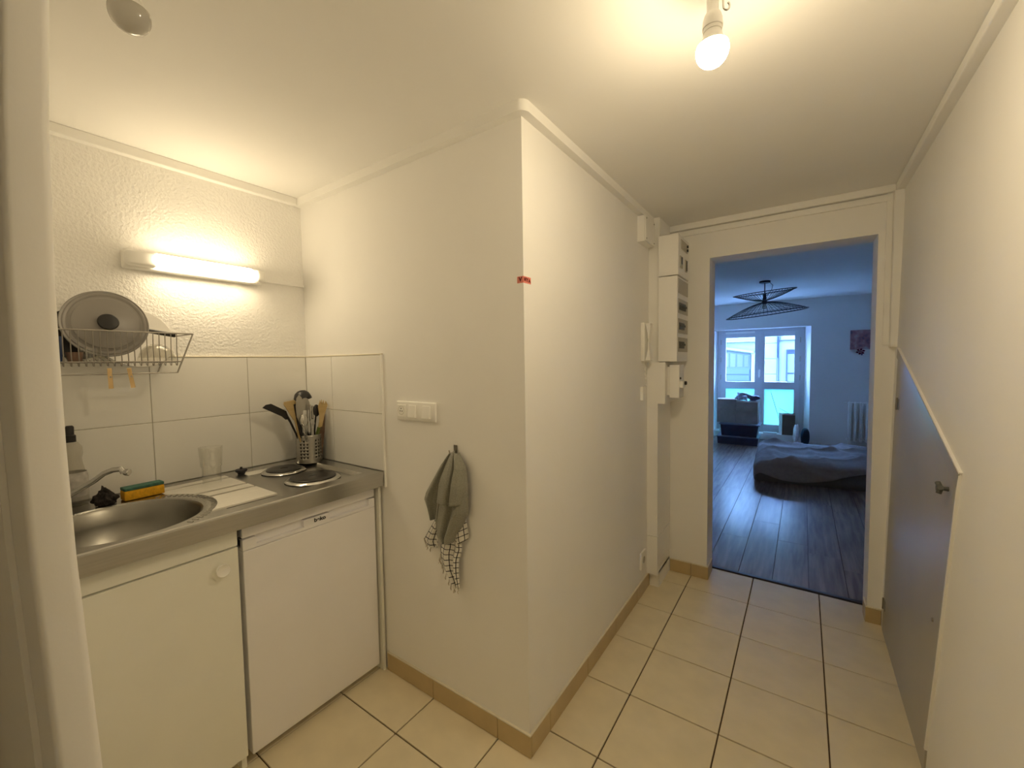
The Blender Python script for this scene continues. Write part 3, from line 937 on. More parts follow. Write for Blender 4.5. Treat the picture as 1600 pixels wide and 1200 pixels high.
# pot lid, facing the room
b = nb()
lathe(b, [(.113, -.004), (.115, 0), (.113, .004), (.108, .003), (.105, .006), (.099, .006), (.096, .004), (.089, .006), (.086, .010), (.05, .018), (.02, .021), (0, .0215), (0, .018), (.05, .014), (.086, .006), (.105, .001)], (-1.082, -.922, 1.558), 56, (1, -.06, .10))
lidt = thing('saucepan_cover', (-1.082, -.922, 1.45), 'round grey pan lid with a dark oval knob standing in the dish rack', 'lid')
obj('disc', b, 'lid', lidt, smooth=True)
b = nb(); lathe(b, [(.012, .018), (.012, .028), (.025, .034), (.028, .040), (.025, .046), (0, .048)], (-1.082, -.922, 1.558), 32, (1, -.06, .10))
obj('knob', b, 'black', lidt, smooth=True)
def plate(c, r, ax, label, name='plate', m='ceramic'):
    b = nb()
    lathe(b, [(0, 0), (r * .55, 0), (r * .62, .003), (r * .95, .014), (r, .017), (r * .985, .019), (r * .62, .006), (0, .003)], c, 48, ax)
    return tag(obj(name, b, m, smooth=True), label, 'plate')
plate((-1.172, -.830, 1.512), .121, (.93, .08, .35), 'white plate leaning behind the grey lid, its rim sticking out right')
fp = thing('frying_pan', (-1.125, -.93, 1.43), 'small black frying pan behind the grey lid, its handle pointing right', 'frying pan')
b = nb(); lathe(b, [(0, 0), (.070, 0), (.085, .016), (.083, .016), (.069, .003), (0, .003)], (-1.122, -.990, 1.520), 40, (1, 0, .02))
obj('pan', b, 'black', fp, smooth=True)
b = nb(); tube(b, [(-1.112, -.905, 1.560), (-1.110, -.82, 1.545), (-1.095, -.725, 1.527)], [.006, .0085, .0085], 10)
obj('handle', b, 'black', fp, smooth=True)
b = nb(); lathe(b, [(.057, 0), (.055, .012), (.046, .038), (.028, .056), (.018, .058), (.018, .062), (0, .062), (0, .058), (.026, .052), (.043, .036), (.052, .012)], (-1.075, -.790, 1.4285), 40)
tag(obj('bowl', b, 'bottle', smooth=True), 'upturned glass bowl at the right end of the dish rack', 'bowl')
b = nb(); lathe(b, [(0, 0), (.022, 0), (.026, .08), (.024, .08), (.020, .004), (0, .004)], (-1.035, -1.062, 1.4275), 28)
tag(obj('blue_cup', b, 'blue', smooth=True), 'blue cup at the left end of the dish rack', 'cup')
b = nb(); lathe(b, [(0, 0), (.022, 0), (.025, .045), (.023, .045), (.020, .004), (0, .004)], (-1.042, -.975, 1.4275), 28)
tag(obj('small_glass', b, 'glasstint', smooth=True), 'small drinking glass in the dish rack in front of the lid', 'glass')
b = nb(); lathe(b, [(0, 0), (.017, 0), (.021, .030), (.019, .030), (.015, .003), (0, .003)], (-1.034, -1.012, 1.4275), 24)
tag(obj('egg_cup', b, 'pink', smooth=True), 'small orange cup next to the blue cup in the rack', 'cup')
# clothes pegs on the lower frame
def peg(y, lean, label):
    t = thing('clothes_peg', (xr_, y, 1.335), label, 'clothes peg', 'clothes pegs under the dish rack')
    for s in (-1, 1):
        b = nb()
        prism(b, [(s * .0015, 1.404), (s * .0065, 1.402), (s * .006, 1.372), (s * .0085, 1.335), (s * .0035, 1.335), (s * .0012, 1.372)], 'Y', y - .005, y + .005)
        b.transform(Matrix.Translation((xr_, y, 1.37)) @ Matrix.Rotation(radians(lean), 4, 'X') @ Matrix.Rotation(radians(-20), 4, 'Z') @ Matrix.Translation((0, -y, -1.37)))
        obj('jaw', b, 'woodpin', t)
    b = nb(); tube(b, [(xr_ - .007, y, 1.374), (xr_ + .007, y, 1.374)], .003, 8)
    obj('spring', b, 'wire', t, smooth=True)
peg(-.937, 1, 'wooden clothes peg under the rack, the one nearer the tap')
peg(-.884, 7, 'tilted wooden clothes peg under the rack, the one nearer the hotplates')

# ------------------------------------------------------------------ switches, hook, towels, tape
sw = thing('switch_plate', (-.395, yA, 1.165), 'triple white wall plate with a socket and two switches', 'switch')
b = nb(); box(b, -.513, yA - .011, 1.166, -.280, yA, 1.246, .005, 3)
obj('frame', b, 'plastic', sw, smooth=True)
b = nb(); box(b, -.502, yA - .014, 1.180, -.453, yA - .010, 1.231, .001)
so = obj('socket', b, 'plastic', sw)
b = nb(); lathe(b, [(.0185, .0145), (.0175, .0150), (.0165, .012), (0, .012)], (-.4785, yA, 1.207), 32, (0, -1, 0))
obj('recess', b, 'breakerpanel', so, smooth=True)
b = nb()
for dx, dz in ((-.006, -.003), (.006, -.003), (0, .008)):
    lathe(b, [(0, .0155), (.0022, .0155), (.0022, .012)], (-.4785 + dx, yA, 1.207 + dz), 12, (0, -1, 0))
obj('contact', b, 'ink', so)
for k, xc in enumerate((-.411, -.328)):
    b = nb()
    prism(b, [(yA - .010, 1.181), (yA - .021, 1.182), (yA - .0145, 1.231), (yA - .010, 1.232)], 'X', xc - .021, xc + .021)
    obj('rocker', b, 'plastic', sw)

hk = thing('wall_hook', (-.187, yA, 1.05), 'small metal hook carrying the towels', 'hook')
b = nb(); box(b, -.1945, yA - .003, 1.052, -.1765, yA, 1.087, .001)
obj('plate', b, 'brass', hk)
b = nb(); tube(b, [(-.1855, yA - .003, 1.066), (-.1855, yA - .02, 1.058), (-.1855, yA - .034, 1.060), (-.1855, yA - .038, 1.072)], .003, 10)
obj('prong', b, 'chrome', hk, smooth=True)

def interp(tab, z):
    for (x0, z0), (x1, z1) in zip(tab, tab[1:]):
        if z0 >= z >= z1:
            return x0 + (x1 - x0) * (z0 - z) / max(1e-6, z0 - z1)
    return tab[0][0] if z > tab[0][1] else tab[-1][0]
def pw(prof, u):
    for (a, da), (c, dc) in zip(prof, prof[1:]):
        if a <= u <= c:
            t = (u - a) / (c - a); t = t * t * (3 - 2 * t)
            return da + (dc - da) * t
    return prof[-1][1]
def sheet(bm, L, Rr, prof, nu=30, nv=40, uvs=None, fold=0, amp=0.0, ph=0.0, v0=.30):
    """cloth hanging between edge curves L and R (x,z lists, top to bottom); prof = depth off the wall across its width."""
    zt, zb = L[0][1], L[-1][1]
    zt2, zb2 = Rr[0][1], Rr[-1][1]
    def fn(u, v):
        zl = zt + (zb - zt) * v; zr = zt2 + (zb2 - zt2) * v
        xl, xr = interp(L, zl), interp(Rr, zr)
        x = xl + (xr - xl) * u; z = zl + (zr - zl) * u
        k = v0 + (1 - v0) * min(1, v * 1.6) ** .7
        dd = .010 + (pw(prof, u) - .010) * k + amp * k * sin(fold * 2 * pi * u + ph + 1.6 * v)
        return (x, yA - max(.004, dd), z)
    grid(bm, fn, nu, nv, (lambda u, v: (u * uvs[0], v * uvs[1])) if uvs else None)
b = nb()
sheet(b, [(-.192, 1.061), (-.230, 1.012), (-.304, .895), (-.316, .865), (-.282, .788)], [(-.182, 1.059), (-.205, .99), (-.222, .930), (-.245, .832), (-.266, .786)], [(0, .046), (.22, .054), (.45, .034), (1, .008)], v0=.4)
sheet(b, [(-.190, 1.058), (-.232, .954), (-.261, .859), (-.274, .798), (-.267, .756)], [(-.174, 1.057), (-.205, .957), (-.226, .869), (-.238, .804), (-.247, .757)], [(0, .010), (.35, .040), (.62, .047), (1, .018)])
sheet(b, [(-.182, 1.057), (-.214, .972), (-.235, .872), (-.250, .781), (-.249, .733), (-.215, .712)], [(-.156, 1.060), (-.119, 1.011), (-.111, .937), (-.110, .841), (-.140, .784), (-.190, .711)], [(0, .022), (.10, .056), (.34, .060), (.52, .040), (.70, .062), (.88, .050), (1, .020)])
sheet(b, [(-.184, 1.059), (-.214, .972), (-.234, .872)], [(-.152, 1.062), (-.117, 1.011), (-.109, .937), (-.120, .876)], [(0, .028), (.10, .070), (.42, .078), (.56, .052), (.72, .078), (.9, .060), (1, .024)], nv=30)
tw = tag(obj('towel', b, 'towel', smooth='all', solid=.004, normals=False, off=0), 'dark grey towel hanging from the metal hook', 'towel')
b = nb()
sheet(b, [(-.262, .83), (-.292, .774), (-.353, .684), (-.330, .660)], [(-.225, .80), (-.258, .753), (-.268, .70), (-.274, .664)], [(0, .020), (.4, .026), (.7, .012), (1, .026)], uvs=(3.6, 6.4))
sheet(b, [(-.20, .80), (-.205, .74), (-.206, .70), (-.19, .688)], [(-.135, .84), (-.127, .80), (-.116, .747), (-.120, .735)], [(0, .010), (.5, .026), (1, .014)], uvs=(3.8, 5.2))
sheet(b, [(-.245, .76), (-.252, .70), (-.259, .663), (-.243, .597), (-.205, .554), (-.188, .530)], [(-.165, .76), (-.150, .715), (-.146, .688), (-.162, .645), (-.164, .593), (-.160, .535)], [(0, .024), (.3, .036), (.52, .022), (.62, .020), (.8, .034), (1, .022)], uvs=(4.6, 11.0))
tt = tag(obj('tea_towel', b, 'check', smooth='all', solid=.0015, normals=False, off=0), 'cream tea towel with dark checks hanging behind the grey towel', 'tea towel')
b = nb()
rng = random.Random(5)
for (x, z, d) in [(-.352, .684, .022), (-.343, .674, .02), (-.335, .664, .02), (-.318, .661, .02), (-.262, .628, .026), (-.25, .612, .03), (-.241, .596, .03), (-.223, .575, .03), (-.208, .556, .03), (-.198, .543, .03), (-.188, .530, .028), (-.178, .532, .028), (-.168, .534, .028), (-.262, .640, .02), (-.265, .62, .018)]:
    pts = [(x, yA - d, z + .004)]
    for k in range(1, 4):
        pts.append((pts[-1][0] + rng.uniform(-.003, .003), yA - d + rng.uniform(-.004, .004), z - .007 * k))
    tube(b, pts, [.0012, .0018, .0022, .0012], 6)
obj('fringe', b, 'fringe', tt, smooth=True)['kind'] = 'stuff'

tpz0, tpz1 = 1.6685, 1.6905
b = nb()
e = .0007
prism(b, [(.113, yA - e), (xB + e, yA - e), (xB + e, -.086), (xB, -.086), (xB, yA), (.113, yA)], 'Z', tpz0, tpz1)
tape = tag(obj('tape_label', b, 'tape'), 'little red tape label with letters wrapped round the wall corner', 'label')
lettering('lettering', 'V', .019, (.1262, yA - e - .0003, 1.680), (1, 0, 0), (0, 0, 1), 'darkred', tape, .0011)
for k, ch in enumerate("NYA"):
    lettering('lettering', ch, .0155, (xB + e + .0003, -.1225 + k * .0135, 1.680 - .0008 * k), (0, 1, 0), (0, 0, 1), 'darkred', tape, .0011)

# ------------------------------------------------------------------ ceiling bulbs
def bulb_thing(name, x, y, zc_, m, label, hook=True):
    t = thing(name, (x, y, zc_ - .035), label, 'light bulb')
    b = nb(); lathe(b, [(0, H), (.034, H), (.034, H - .006), (.028, H - .014), (0, H - .015)], (x - .012, y - .004, 0), 28)
    obj('ceiling_rose', b, 'plastic', t, smooth=True)
    ax = Vector((.0, .0, -1))
    top = zc_ + .052
    b = nb()
    lathe(b, [(.012, H - .012), (.0125, top + .030), (.017, top + .024), (.0205, top + .012), (.0212, top - .004), (.0195, top - .005), (.0195, top - .012), (0, top - .012)], (x, y, 0), 28)
    obj('lamp_holder', b, 'plastic', t, smooth=True)
    b = nb()
    r = .034
    pr = [(0, -r)] + [(r * sin(a), -r * cos(a)) for a in [pi * k / 20 for k in range(1, 13)]]
    lathe(b, [(q[0], zc_ + q[1]) for q in pr], (x, y, 0), 32)
    obj('bulb', b, m, t, smooth='all')
    b = nb()
    pr = [pr[-1], (.0235, .022), (.0185, .036), (.0165, .046), (0, .046)]
    lathe(b, [(q[0], zc_ + q[1]) for q in pr], (x, y, 0), 32)
    obj('bulb_neck', b, 'plastic', t, smooth='all')
    if hook:
        b = nb()
        pts = [(x + .020, y + .008, H), (x + .020, y + .008, H - .058)]
        for k in range(9):
            a = pi * 1.35 * k / 8
            pts.append((x + .020 + .006 * (1 - cos(a)), y + .008 + .003 * (1 - cos(a)), H - .064 - .008 * sin(a)))
        tube(b, pts, .0022, 8)
        obj('hook', b, 'chrome', t, smooth=True)
    return t
bulb_thing('ceiling_bulb', .732, -.257, 2.09, 'bulb', 'lit bare bulb hanging from the corridor ceiling')
bulb_thing('unlit_bulb', -.205, -1.030, 2.108, 'bulboff', 'unlit bulb hanging from the kitchen niche ceiling', hook=False)

# ------------------------------------------------------------------ electrics by the doorway
y0e = 1.215
ge = thing('cable_duct', (.17, 1.36, 0), 'white floor to ceiling cable duct in the corner by the doorway', 'cable duct')
b = nb(); box(b, xB + .0105, y0e + .03, 0, .203, yD - .012, .10); box(b, xB + .0005, y0e, .087, .203, yD - .012, .325, .001)
obj('lower_cover', b, 'trim', ge)
b = nb(); box(b, xB + .0005, y0e, .328, .203, yD - .002, 1.142, .001)
obj('middle_cover', b, 'trim', ge)
b = nb(); box(b, xB + .0005, y0e, 1.142, .245, yD - .002, 1.388, .001); box(b, xB + .0005, y0e + .03, 1.388, .203, yD - .034, H - .002, .001)
obj('upper_cover', b, 'trim', ge)
pn = thing('fuse_box', (.26, 1.35, 1.39), 'tall white fuse box with rows of breakers beside the doorway', 'fuse box')
b = nb(); box(b, .204, y0e - .004, 1.391, .312, 1.475, 1.884, .003)
obj('lower_case', b, 'trim', pn)
b = nb(); box(b, .204, y0e - .004, 1.889, .317, 1.475, 2.121, .003)
uc = obj('upper_case', b, 'trim', pn)
for zc_ in (1.49, 1.60, 1.715, 1.83):
    b = nb(); box(b, .311, 1.228, zc_ - .042, .3145, 1.468, zc_ + .042, .001)
    rowp = obj('breaker_cover', b, 'breakerpanel', pn)
    if zc_ < 1.80:
        b = nb()
        n = 7 if zc_ < 1.7 else 9
        for k in range(n):
            box(b, .314, 1.245 + k * .0175, zc_ - .022, .3185, 1.2605 + k * .0175, zc_ + .018)
            box(b, .318, 1.249 + k * .0175, zc_ - .006, .326, 1.2565 + k * .0175, zc_ + .006)
        obj('breaker', b, 'breaker', rowp)
b = nb(); box(b, .3165, 1.24, 1.935, .322, 1.30, 2.0, .001); box(b, .3165, 1.37, 1.93, .322, 1.41, 2.0, .001)
box(b, .3165, 1.27, 2.045, .3195, 1.43, 2.10, .001)
obj('meter_plate', b, 'breakerpanel', pn)
b = nb(); box(b, .321, 1.385, 1.935, .325, 1.400, 1.995)
obj('main_switch', b, 'ink', pn)
b = nb(); box(b, .321, 1.262, 1.955, .3235, 1.285, 1.995)
obj('display', b, 'ink', pn)
for zz in (2.062, 2.085):
    b = nb(); lathe(b, [(0, .008), (.008, .008), (.008, 0)], (.3185, 1.415, zz), 14, (1, 0, 0))
    obj('button', b, 'ink', pn)
sbx = thing('isolator_box', (.29, 1.27, 1.172), 'small white isolator box with a knob under the fuse box', 'electrical box')
b = nb(); box(b, .262, y0e + .03, 1.176, .318, 1.36, 1.372, .003)
obj('case', b, 'trim', sbx)
b = nb(); box(b, .317, 1.262, 1.235, .334, 1.325, 1.275, .002)
obj('switch_block', b, 'plastic', sbx)
b = nb(); lathe(b, [(0, .012), (.010, .012), (.012, 0)], (.333, 1.31, 1.262), 16, (1, 0, 0))
obj('knob', b, 'ink', sbx, smooth=True)
b = nb(); lathe(b, [(0, .006), (.006, .006), (.007, 0)], (.318, 1.262, 1.292), 12, (1, 0, 0))
obj('button', b, 'ink', sbx, smooth=True)
b = nb(); box(b, .2455, 1.262, 1.19, .2615, 1.40, 1.36)
obj('back_box', b, 'trim', sbx)
jb = thing('junction_box', (.17, 1.11, 2.06), 'white square junction box high on the long wall', 'junction box')
b = nb(); box(b, xB, 1.035, 2.062, xB + .042, 1.205, 2.204, .002)
obj('case', b, 'trim', jb)
b = nb(); box(b, xB + .0425, 1.037, 2.064, xB + .048, 1.203, 2.202, .002)
obj('lid', b, 'trim', jb)
b = nb()
for yy in (1.05, 1.19):
    for zz in (2.078, 2.188):
        b = nb()
        lathe(b, [(0, .0495), (.004, .0495), (.004, .047)], (xB, yy, zz), 10, (1, 0, 0))
        obj('screw', b, 'breaker', jb)
# door phone
ic = thing('door_phone', (xB, 1.16, 1.39), 'white wall door phone with its handset beside the cable duct', 'door phone')
b = nb(); box(b, xB, 1.098, 1.395, xB + .022, 1.200, 1.618, .004, 3)
obj('base', b, 'plastic', ic, smooth=True)
b = nb()
n = 14
for (dx, w, dep) in ((0, .046, .0),):
    pts_o = []; pts_i = []
    for k in range(n + 1):
        t_ = k / n
        z = 1.400 + .212 * t_
        bow = .022 * sin(pi * t_)
        pts_o.append((xB + .030 + .018 + .008 * cos(2 * pi * t_) * .5, z))
        pts_i.append((xB + .024 + bow * .75, z))
    prism(b, pts_o + pts_i[::-1], 'Y', 1.106, 1.152)
obj('handset', b, 'plastic', ic, smooth=True)
b = nb(); lathe(b, [(0, .025), (.014, .025), (.016, .021)], (xB, 1.175, 1.52), 20, (1, 0, 0))
obj('speaker_grille', b, 'breakerpanel', ic, smooth=True)
b = nb()
pts = []
for k in range(41):
    t_ = k / 40
    y = 1.125 + .035 * sin(pi * t_) + .02 * t_
    z = 1.398 - .135 * sin(pi * t_ * .96) - .02 * t_
    pts.append((xB + .012 + .003 * cos(26 * pi * t_), y + .003 * sin(26 * pi * t_), z))
tube(b, pts, .0022, 6)
obj('cord', b, 'plastic', ic, smooth=True)
b = nb(); box(b, xB, 1.088, 1.168, xB + .018, 1.150, 1.248, .003)
tag(obj('cable_outlet', b, 'plastic'), 'little white cable box under the door phone', 'cable outlet')
ol = thing('power_socket', (xB, 1.12, .15), 'white power socket low on the long wall beside the duct', 'socket')
b = nb(); box(b, xB, 1.080, .160, xB + .012, 1.170, .262, .004, 3)
obj('plate', b, 'plastic', ol, smooth=True)
b = nb(); lathe(b, [(.021, .0125), (.020, .013), (.018, .0122), (0, .0122)], (xB, 1.125, .211), 28, (1, 0, 0))
obj('recess', b, 'breakerpanel', ol, smooth=True)

# ------------------------------------------------------------------ closet door under the sloped edge
cd = thing('door_1', (1.262, .95, 0), 'grey glossy closet door with a sloping top', 'door')
cd['kind'] = 'structure'
poly = [(1.436, .012), (1.389, 1.436), (.358, 1.066), (.470, .42), (.536, .100), (.545, .012)]
b = nb(); prism(b, poly, 'X', 1.2555, 1.30)
obj('leaf', b, 'greydoor', cd)
def strip(bm, p, q, w, x0, x1):
    p = Vector(p); q = Vector(q); t = (q - p).normalized(); n_ = Vector((t.y, -t.x)) * w
    return prism(bm, [tuple(p), tuple(q), tuple(q - n_), tuple(p - n_)], 'X', x0, x1)
b = nb(); strip(b, (1.389, 1.4365), (.357, 1.0665), .042, 1.2525, 1.2556)
obj('sloped_frame', b, 'greyedge', cd)
b = nb(); strip(b, (1.392, 1.4385), (.355, 1.0685), -.005, 1.2525, 1.31); strip(b, (.3575, 1.0665), (.468, .42), .008, 1.253, 1.30); strip(b, (.468, .42), (.534, .100), .008, 1.253, 1.30)
obj('edge_bead', b, 'trim', cd)
b = nb(); lathe(b, [(.007, 0), (.006, .012), (.012, .016), (.014, .022), (.010, .027), (0, .028)], (1.2555, .452, 1.0), 20, (-1, 0, 0))
tube(b, [(1.238, .452, 1.0), (1.234, .430, 1.008)], .007, 10); tube(b, [(1.238, .452, 1.0), (1.234, .468, 1.014)], .007, 10); tube(b, [(1.238, .452, 1.0), (1.234, .452, .984)], .007, 10)
obj('turn_knob', b, 'breaker', cd, smooth=True)
for (yy, zz) in ((1.318, 1.178), (1.40, .16)):
    b = nb(); box(b, 1.2535, yy - .02, zz - .025, 1.256, yy + .02, zz + .025, .0008); tube(b, [(1.2525, yy + .02, zz - .028), (1.2525, yy + .02, zz + .028)], .004, 8)
    obj('hinge', b, 'brass', cd)
b = nb(); lathe(b, [(0, .004), (.006, .004), (.007, 0)], (1.2555, .535, .547), 12, (-1, 0, 0))
obj('keyhole', b, 'brass', cd)

for o in cd.children:
    for v in o.data.vertices:
        v.co.x += .0142 * v.co.z + .0075
# ------------------------------------------------------------------ bedroom shell
b = nb(); box(b, xL2 - .2, yD2 + .002, -.14, xR2 + .2, yW + .6, -.012)
fl2 = struct('floor', b, 'plankgap', 'dark grey brown plank floor of the bedroom', 'floor')
pw = .190; x0p = .393 - 5 * pw
rng = random.Random(11)
for i in range(0, 20):
    xa = x0p + i * pw; xb = xa + pw
    xa = max(xa, xL2); xb = min(xb, xR2)
    if xb - xa < .02: continue
    y = yD2 + .012 - rng.uniform(0, 1.1)
    while y < yW:
        ya, yb = max(y, yD2 + .012), min(y + 1.28, yW + .02)
        y += 1.28
        if yb - ya < .02: continue
        b = nb(); box(b, xa + .0012, ya + .0001, -.012, xb - .0012, yb - .0001, 0, .0006, 1)
        obj('plank', b, 'plank', fl2)
b = nb(); box(b, .430, yD2 - .004, -.004, 1.211, yD2 + .022, .005, .002)
struct('trim_9', b, 'threshold', 'dark metal threshold strip between tiles and planks', 'threshold')
b = nb(); box(b, xL2 - .2, yD2, 0, xL2, yW + .5, HB + .1)
struct('wall_bedroom_left', b, 'paint', 'bedroom side wall beside the stacked boxes', 'wall')
b = nb(); box(b, xR2, yD2, 0, xR2 + .2, yW + .5, HB + .1)
struct('wall_bedroom_right', b, 'paint', 'bedroom side wall beyond the mattress, out of sight', 'wall')
b = nb(); box(b, xL2 - .2, yD2 - .001, 0, .30, yD2 + .004, HB); box(b, 1.5, yD2 - .1, 0, xR2 + .2, yD2 + .004, HB + .1); box(b, xL2 - .2, yD2 - .03, H + .1, 1.6, yD2 + .004, HB + .1)
struct('wall_bedroom_near', b, 'paint', 'bedroom side of the doorway wall', 'wall')
b = nb(); box(b, xL2 - .2, yD2 - .05, HB, xR2 + .2, yW + .5, HB + .25)
struct('ceiling', b, 'ceil', 'white bedroom ceiling carrying the wire pendant', 'ceiling')
wx0, wx1, wz1, wz0 = -.455, 1.006, 1.91, .10
b = nb()
box(b, xL2, yW, wz1, xR2, yW + .5, HB + .1); prism(b, [(wx1, yW), (xR2, yW), (xR2, yW + .5), (.928, yW + .5), (.928, yW + .215)], 'Z', 0, wz1); prism(b, [(xL2 - .05, yW), (wx0, yW), (-.392, yW + .215), (-.392, yW + .5), (xL2 - .05, yW + .5)], 'Z', 0, wz1); box(b, wx0, yW + .02, -.05, wx1, yW + .5, wz0)
struct('wall_bedroom_far', b, 'paint', 'bedroom wall with the tall window and the radiator', 'wall')
b = nb(); box(b, xL2, 2.0, 0, xL2 + .012, yW, .075, .002)
struct('baseboard_5', b, 'trim', 'white skirting board along the bedroom side wall', 'skirting')

# window
yf = yW + .22
wn = thing('window_1', (.27, yf, wz0), 'tall white french window with two clear and two frosted panes', 'window')
wn['kind'] = 'structure'
b = nb()
fx0, fx1 = -.392, .928
def ring(bm, xa, xb, za, zb, w, ya, yb, bv=.004):
    box(bm, xa, ya, za, xa + w, yb, zb, bv); box(bm, xb - w, ya, za, xb, yb, zb, bv)
    box(bm, xa + w, ya, zb - w, xb - w, yb, zb, bv); box(bm, xa + w, ya, za, xb - w, yb, za + w, bv)
ring(b, fx0, fx1, wz0, wz1, .075, yf, yf + .06)
obj('frame', b, 'frame', wn)
mid = .282
for s, (xa, xb) in enumerate(((fx0 + .065, mid), (mid, fx1 - .065))):
    b = nb()
    ring(b, xa, xb, wz0 + .06, wz1 - .06, .075, yf - .018, yf + .045)
    box(b, xa + .07, yf - .018, .862, xb - .07, yf + .045, .985, .004)
    sash = obj('sash', b, 'frame', wn)
    b = nb(); box(b, xa + .07, yf + .012, .98, xb - .07, yf + .018, wz1 - .13)
    obj('pane', b, 'glass', sash)
    b = nb(); box(b, xa + .07, yf + .012, wz0 + .13, xb - .07, yf + .018, .867)
    obj('frosted_pane', b, 'frost', sash, label='frosted lower pane')
b = nb(); box(b, mid - .035, yf - .03, wz0 + .05, mid + .035, yf - .015, wz1 - .055, .004)
obj('centre_bead', b, 'frame', wn)
b = nb(); box(b, mid - .014, yf - .04, 1.08, mid + .014, yf - .028, 1.20, .004); tube(b, [(mid, yf - .04, 1.185), (mid, yf - .065, 1.185), (mid, yf - .068, 1.10), (mid, yf - .066, 1.06)], .009, 10)
obj('handle', b, 'plastic', wn, smooth=True)
b = nb(); box(b, -.26, yf - .03, 1.845, .20, yf + .002, 1.875, .003)
obj('trickle_vent', b, 'plastic', wn)
b = nb()
for xx in (fx0 + .06, fx1 - .06):
    for zz in (1.70, 1.38, 1.06):
        tube(b, [(xx, yf - .012, zz - .045), (xx, yf - .012, zz + .045)], .010, 8)
obj('hinge', b, 'breakerpanel', wn)

# ------------------------------------------------------------------ outside
b = nb(); box(b, -12, yW + .5, -.5, 12, 30, -.32)
tag(obj('street', b, 'street'), 'paved courtyard ground outside the window', 'ground', kind='structure')
yO = 12.0
bd = thing('building', (0, yO, -.32), 'pale stone building across the courtyard with a blue garage door', 'building')
b = nb(); box(b, -9, yO + .05, -.32, 9, yO + 5, 3.5)
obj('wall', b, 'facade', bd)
b = nb(); prism(b, [(-2.6, 1.95), (-.21, 1.54), (-.21, 1.60), (-2.6, 2.03)], 'Y', yO - .10, yO + .06); box(b, -2.8, yO - .06, 1.86, -.15, yO + .06, 1.90)
obj('ledge', b, 'facade', bd)
b = nb(); prism(b, [(-2.4, -.32), (-.29, -.32), (-.29, 1.50), (-2.4, 1.86)], 'Y', yO - .02, yO + .05)
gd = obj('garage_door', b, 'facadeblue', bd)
for xa, xb in ((-2.30, -1.64), (-1.58, -1.10), (-1.05, -.83), (-.79, -.655), (-.615, -.475), (-.435, -.33)):
    zt = 1.50 - (xa + .29) * -.0
    b = nb(); prism(b, [(xa, 1.16), (xb, 1.16), (xb, 1.46 - .17 * (xb + .29)), (xa, 1.46 - .17 * (xa + .29))], 'Y', yO - .034, yO - .018)
    obj('garage_pane', b, 'facadepane', gd)
for k in range(8):
    z = 1.10 - k * .175
    b = nb(); box(b, -2.38, yO - .045, z - .145, -.31, yO - .018, z, .006)
    obj('slat', b, 'facadeblue', gd)
b = nb(); box(b, -.27, yO - .06, -.32, -.12, yO + .06, 1.56)
obj('pilaster', b, 'facade', bd)
b = nb(); box(b, .36, yO - .03, -.32, .375, yO + .06, 3.5); box(b, .335, yO - .03, 1.40, .35, yO + .06, 3.5); box(b, .36, yO - .02, 1.86, 3, yO + .06, 1.875)
obj('joint', b, 'facadepane', bd)
rngb = random.Random(2)
for r in range(11):
    z = -.3 + r * .36
    x = .40
    while x < 2.6:
        w = rngb.uniform(.4, .62)
        if not (.50 < x + w and x < 1.25 and z > .55 and z < 1.6):
            b = nb(); box(b, x + .006, yO + .03, z + .006, x + w - .006, yO + .058, z + .354, .004)
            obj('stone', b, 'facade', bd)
        x += w
for r in range(8):
    z = -.3 + r * .42
    b = nb(); box(b, -.10, yO + .03, z + .006, .325, yO + .058, z + .414, .004)
    obj('stone', b, 'facade', bd)
b = nb(); ring(b, .535, 1.25, .62, 1.62, .03, yO - .01, yO + .06)
wf = obj('window_frame', b, 'facadepane', bd)
b = nb(); box(b, .56, yO + .03, .65, 1.22, yO + .055, 1.50); obj('blind', b, 'facadewin', wf)
b = nb(); box(b, .56, yO + .025, 1.50, 1.22, yO + .055, 1.595); obj('head_panel', b, 'facadepane', wf)
b = nb(); box(b, .58, yO + .01, .97, .80, yO + .03, 1.0); obj('bar', b, 'facadepane', wf)

# ------------------------------------------------------------------ pendant lamp
pcx, pcy = .505, 4.75
pd = thing('pendant_lamp', (pcx, pcy, 1.95), 'black wire pendant lamp with two opposed dish shades on the bedroom ceiling', 'lamp')
b = nb(); lathe(b, [(0, HB), (.06, HB), (.06, HB - .022), (.05, HB - .026), (0, HB - .026)], (pcx, pcy, 0), 28)
obj('ceiling_rose', b, 'cord', pd, smooth=True)
b = nb(); tube(b, [(pcx, pcy, HB - .02), (pcx, pcy, 2.17)], .006, 8)
obj('rod', b, 'cord', pd)
b = nb(); tube(b, [(pcx + .05, pcy, HB - .02), (pcx + .085, pcy, HB - .06), (pcx + .07, pcy, HB - .12), (pcx + .03, pcy, HB - .17), (pcx + .004, pcy, HB - .20)], .003, 6)
obj('flex', b, 'cord', pd)
b = nb(); lathe(b, [(0, 2.20), (.018, 2.195), (.022, 2.11), (.024, 2.07), (0, 2.068)], (pcx, pcy, 0), 20)
obj('lamp_holder', b, 'cord', pd, smooth=True)
b = nb(); lathe(b, [(0, 2.005), (.02, 2.012), (.03, 2.03), (.02, 2.055), (.015, 2.07), (0, 2.07)], (pcx, pcy, 0), 20)
obj('bulb', b, 'bulboff', pd, smooth=True)
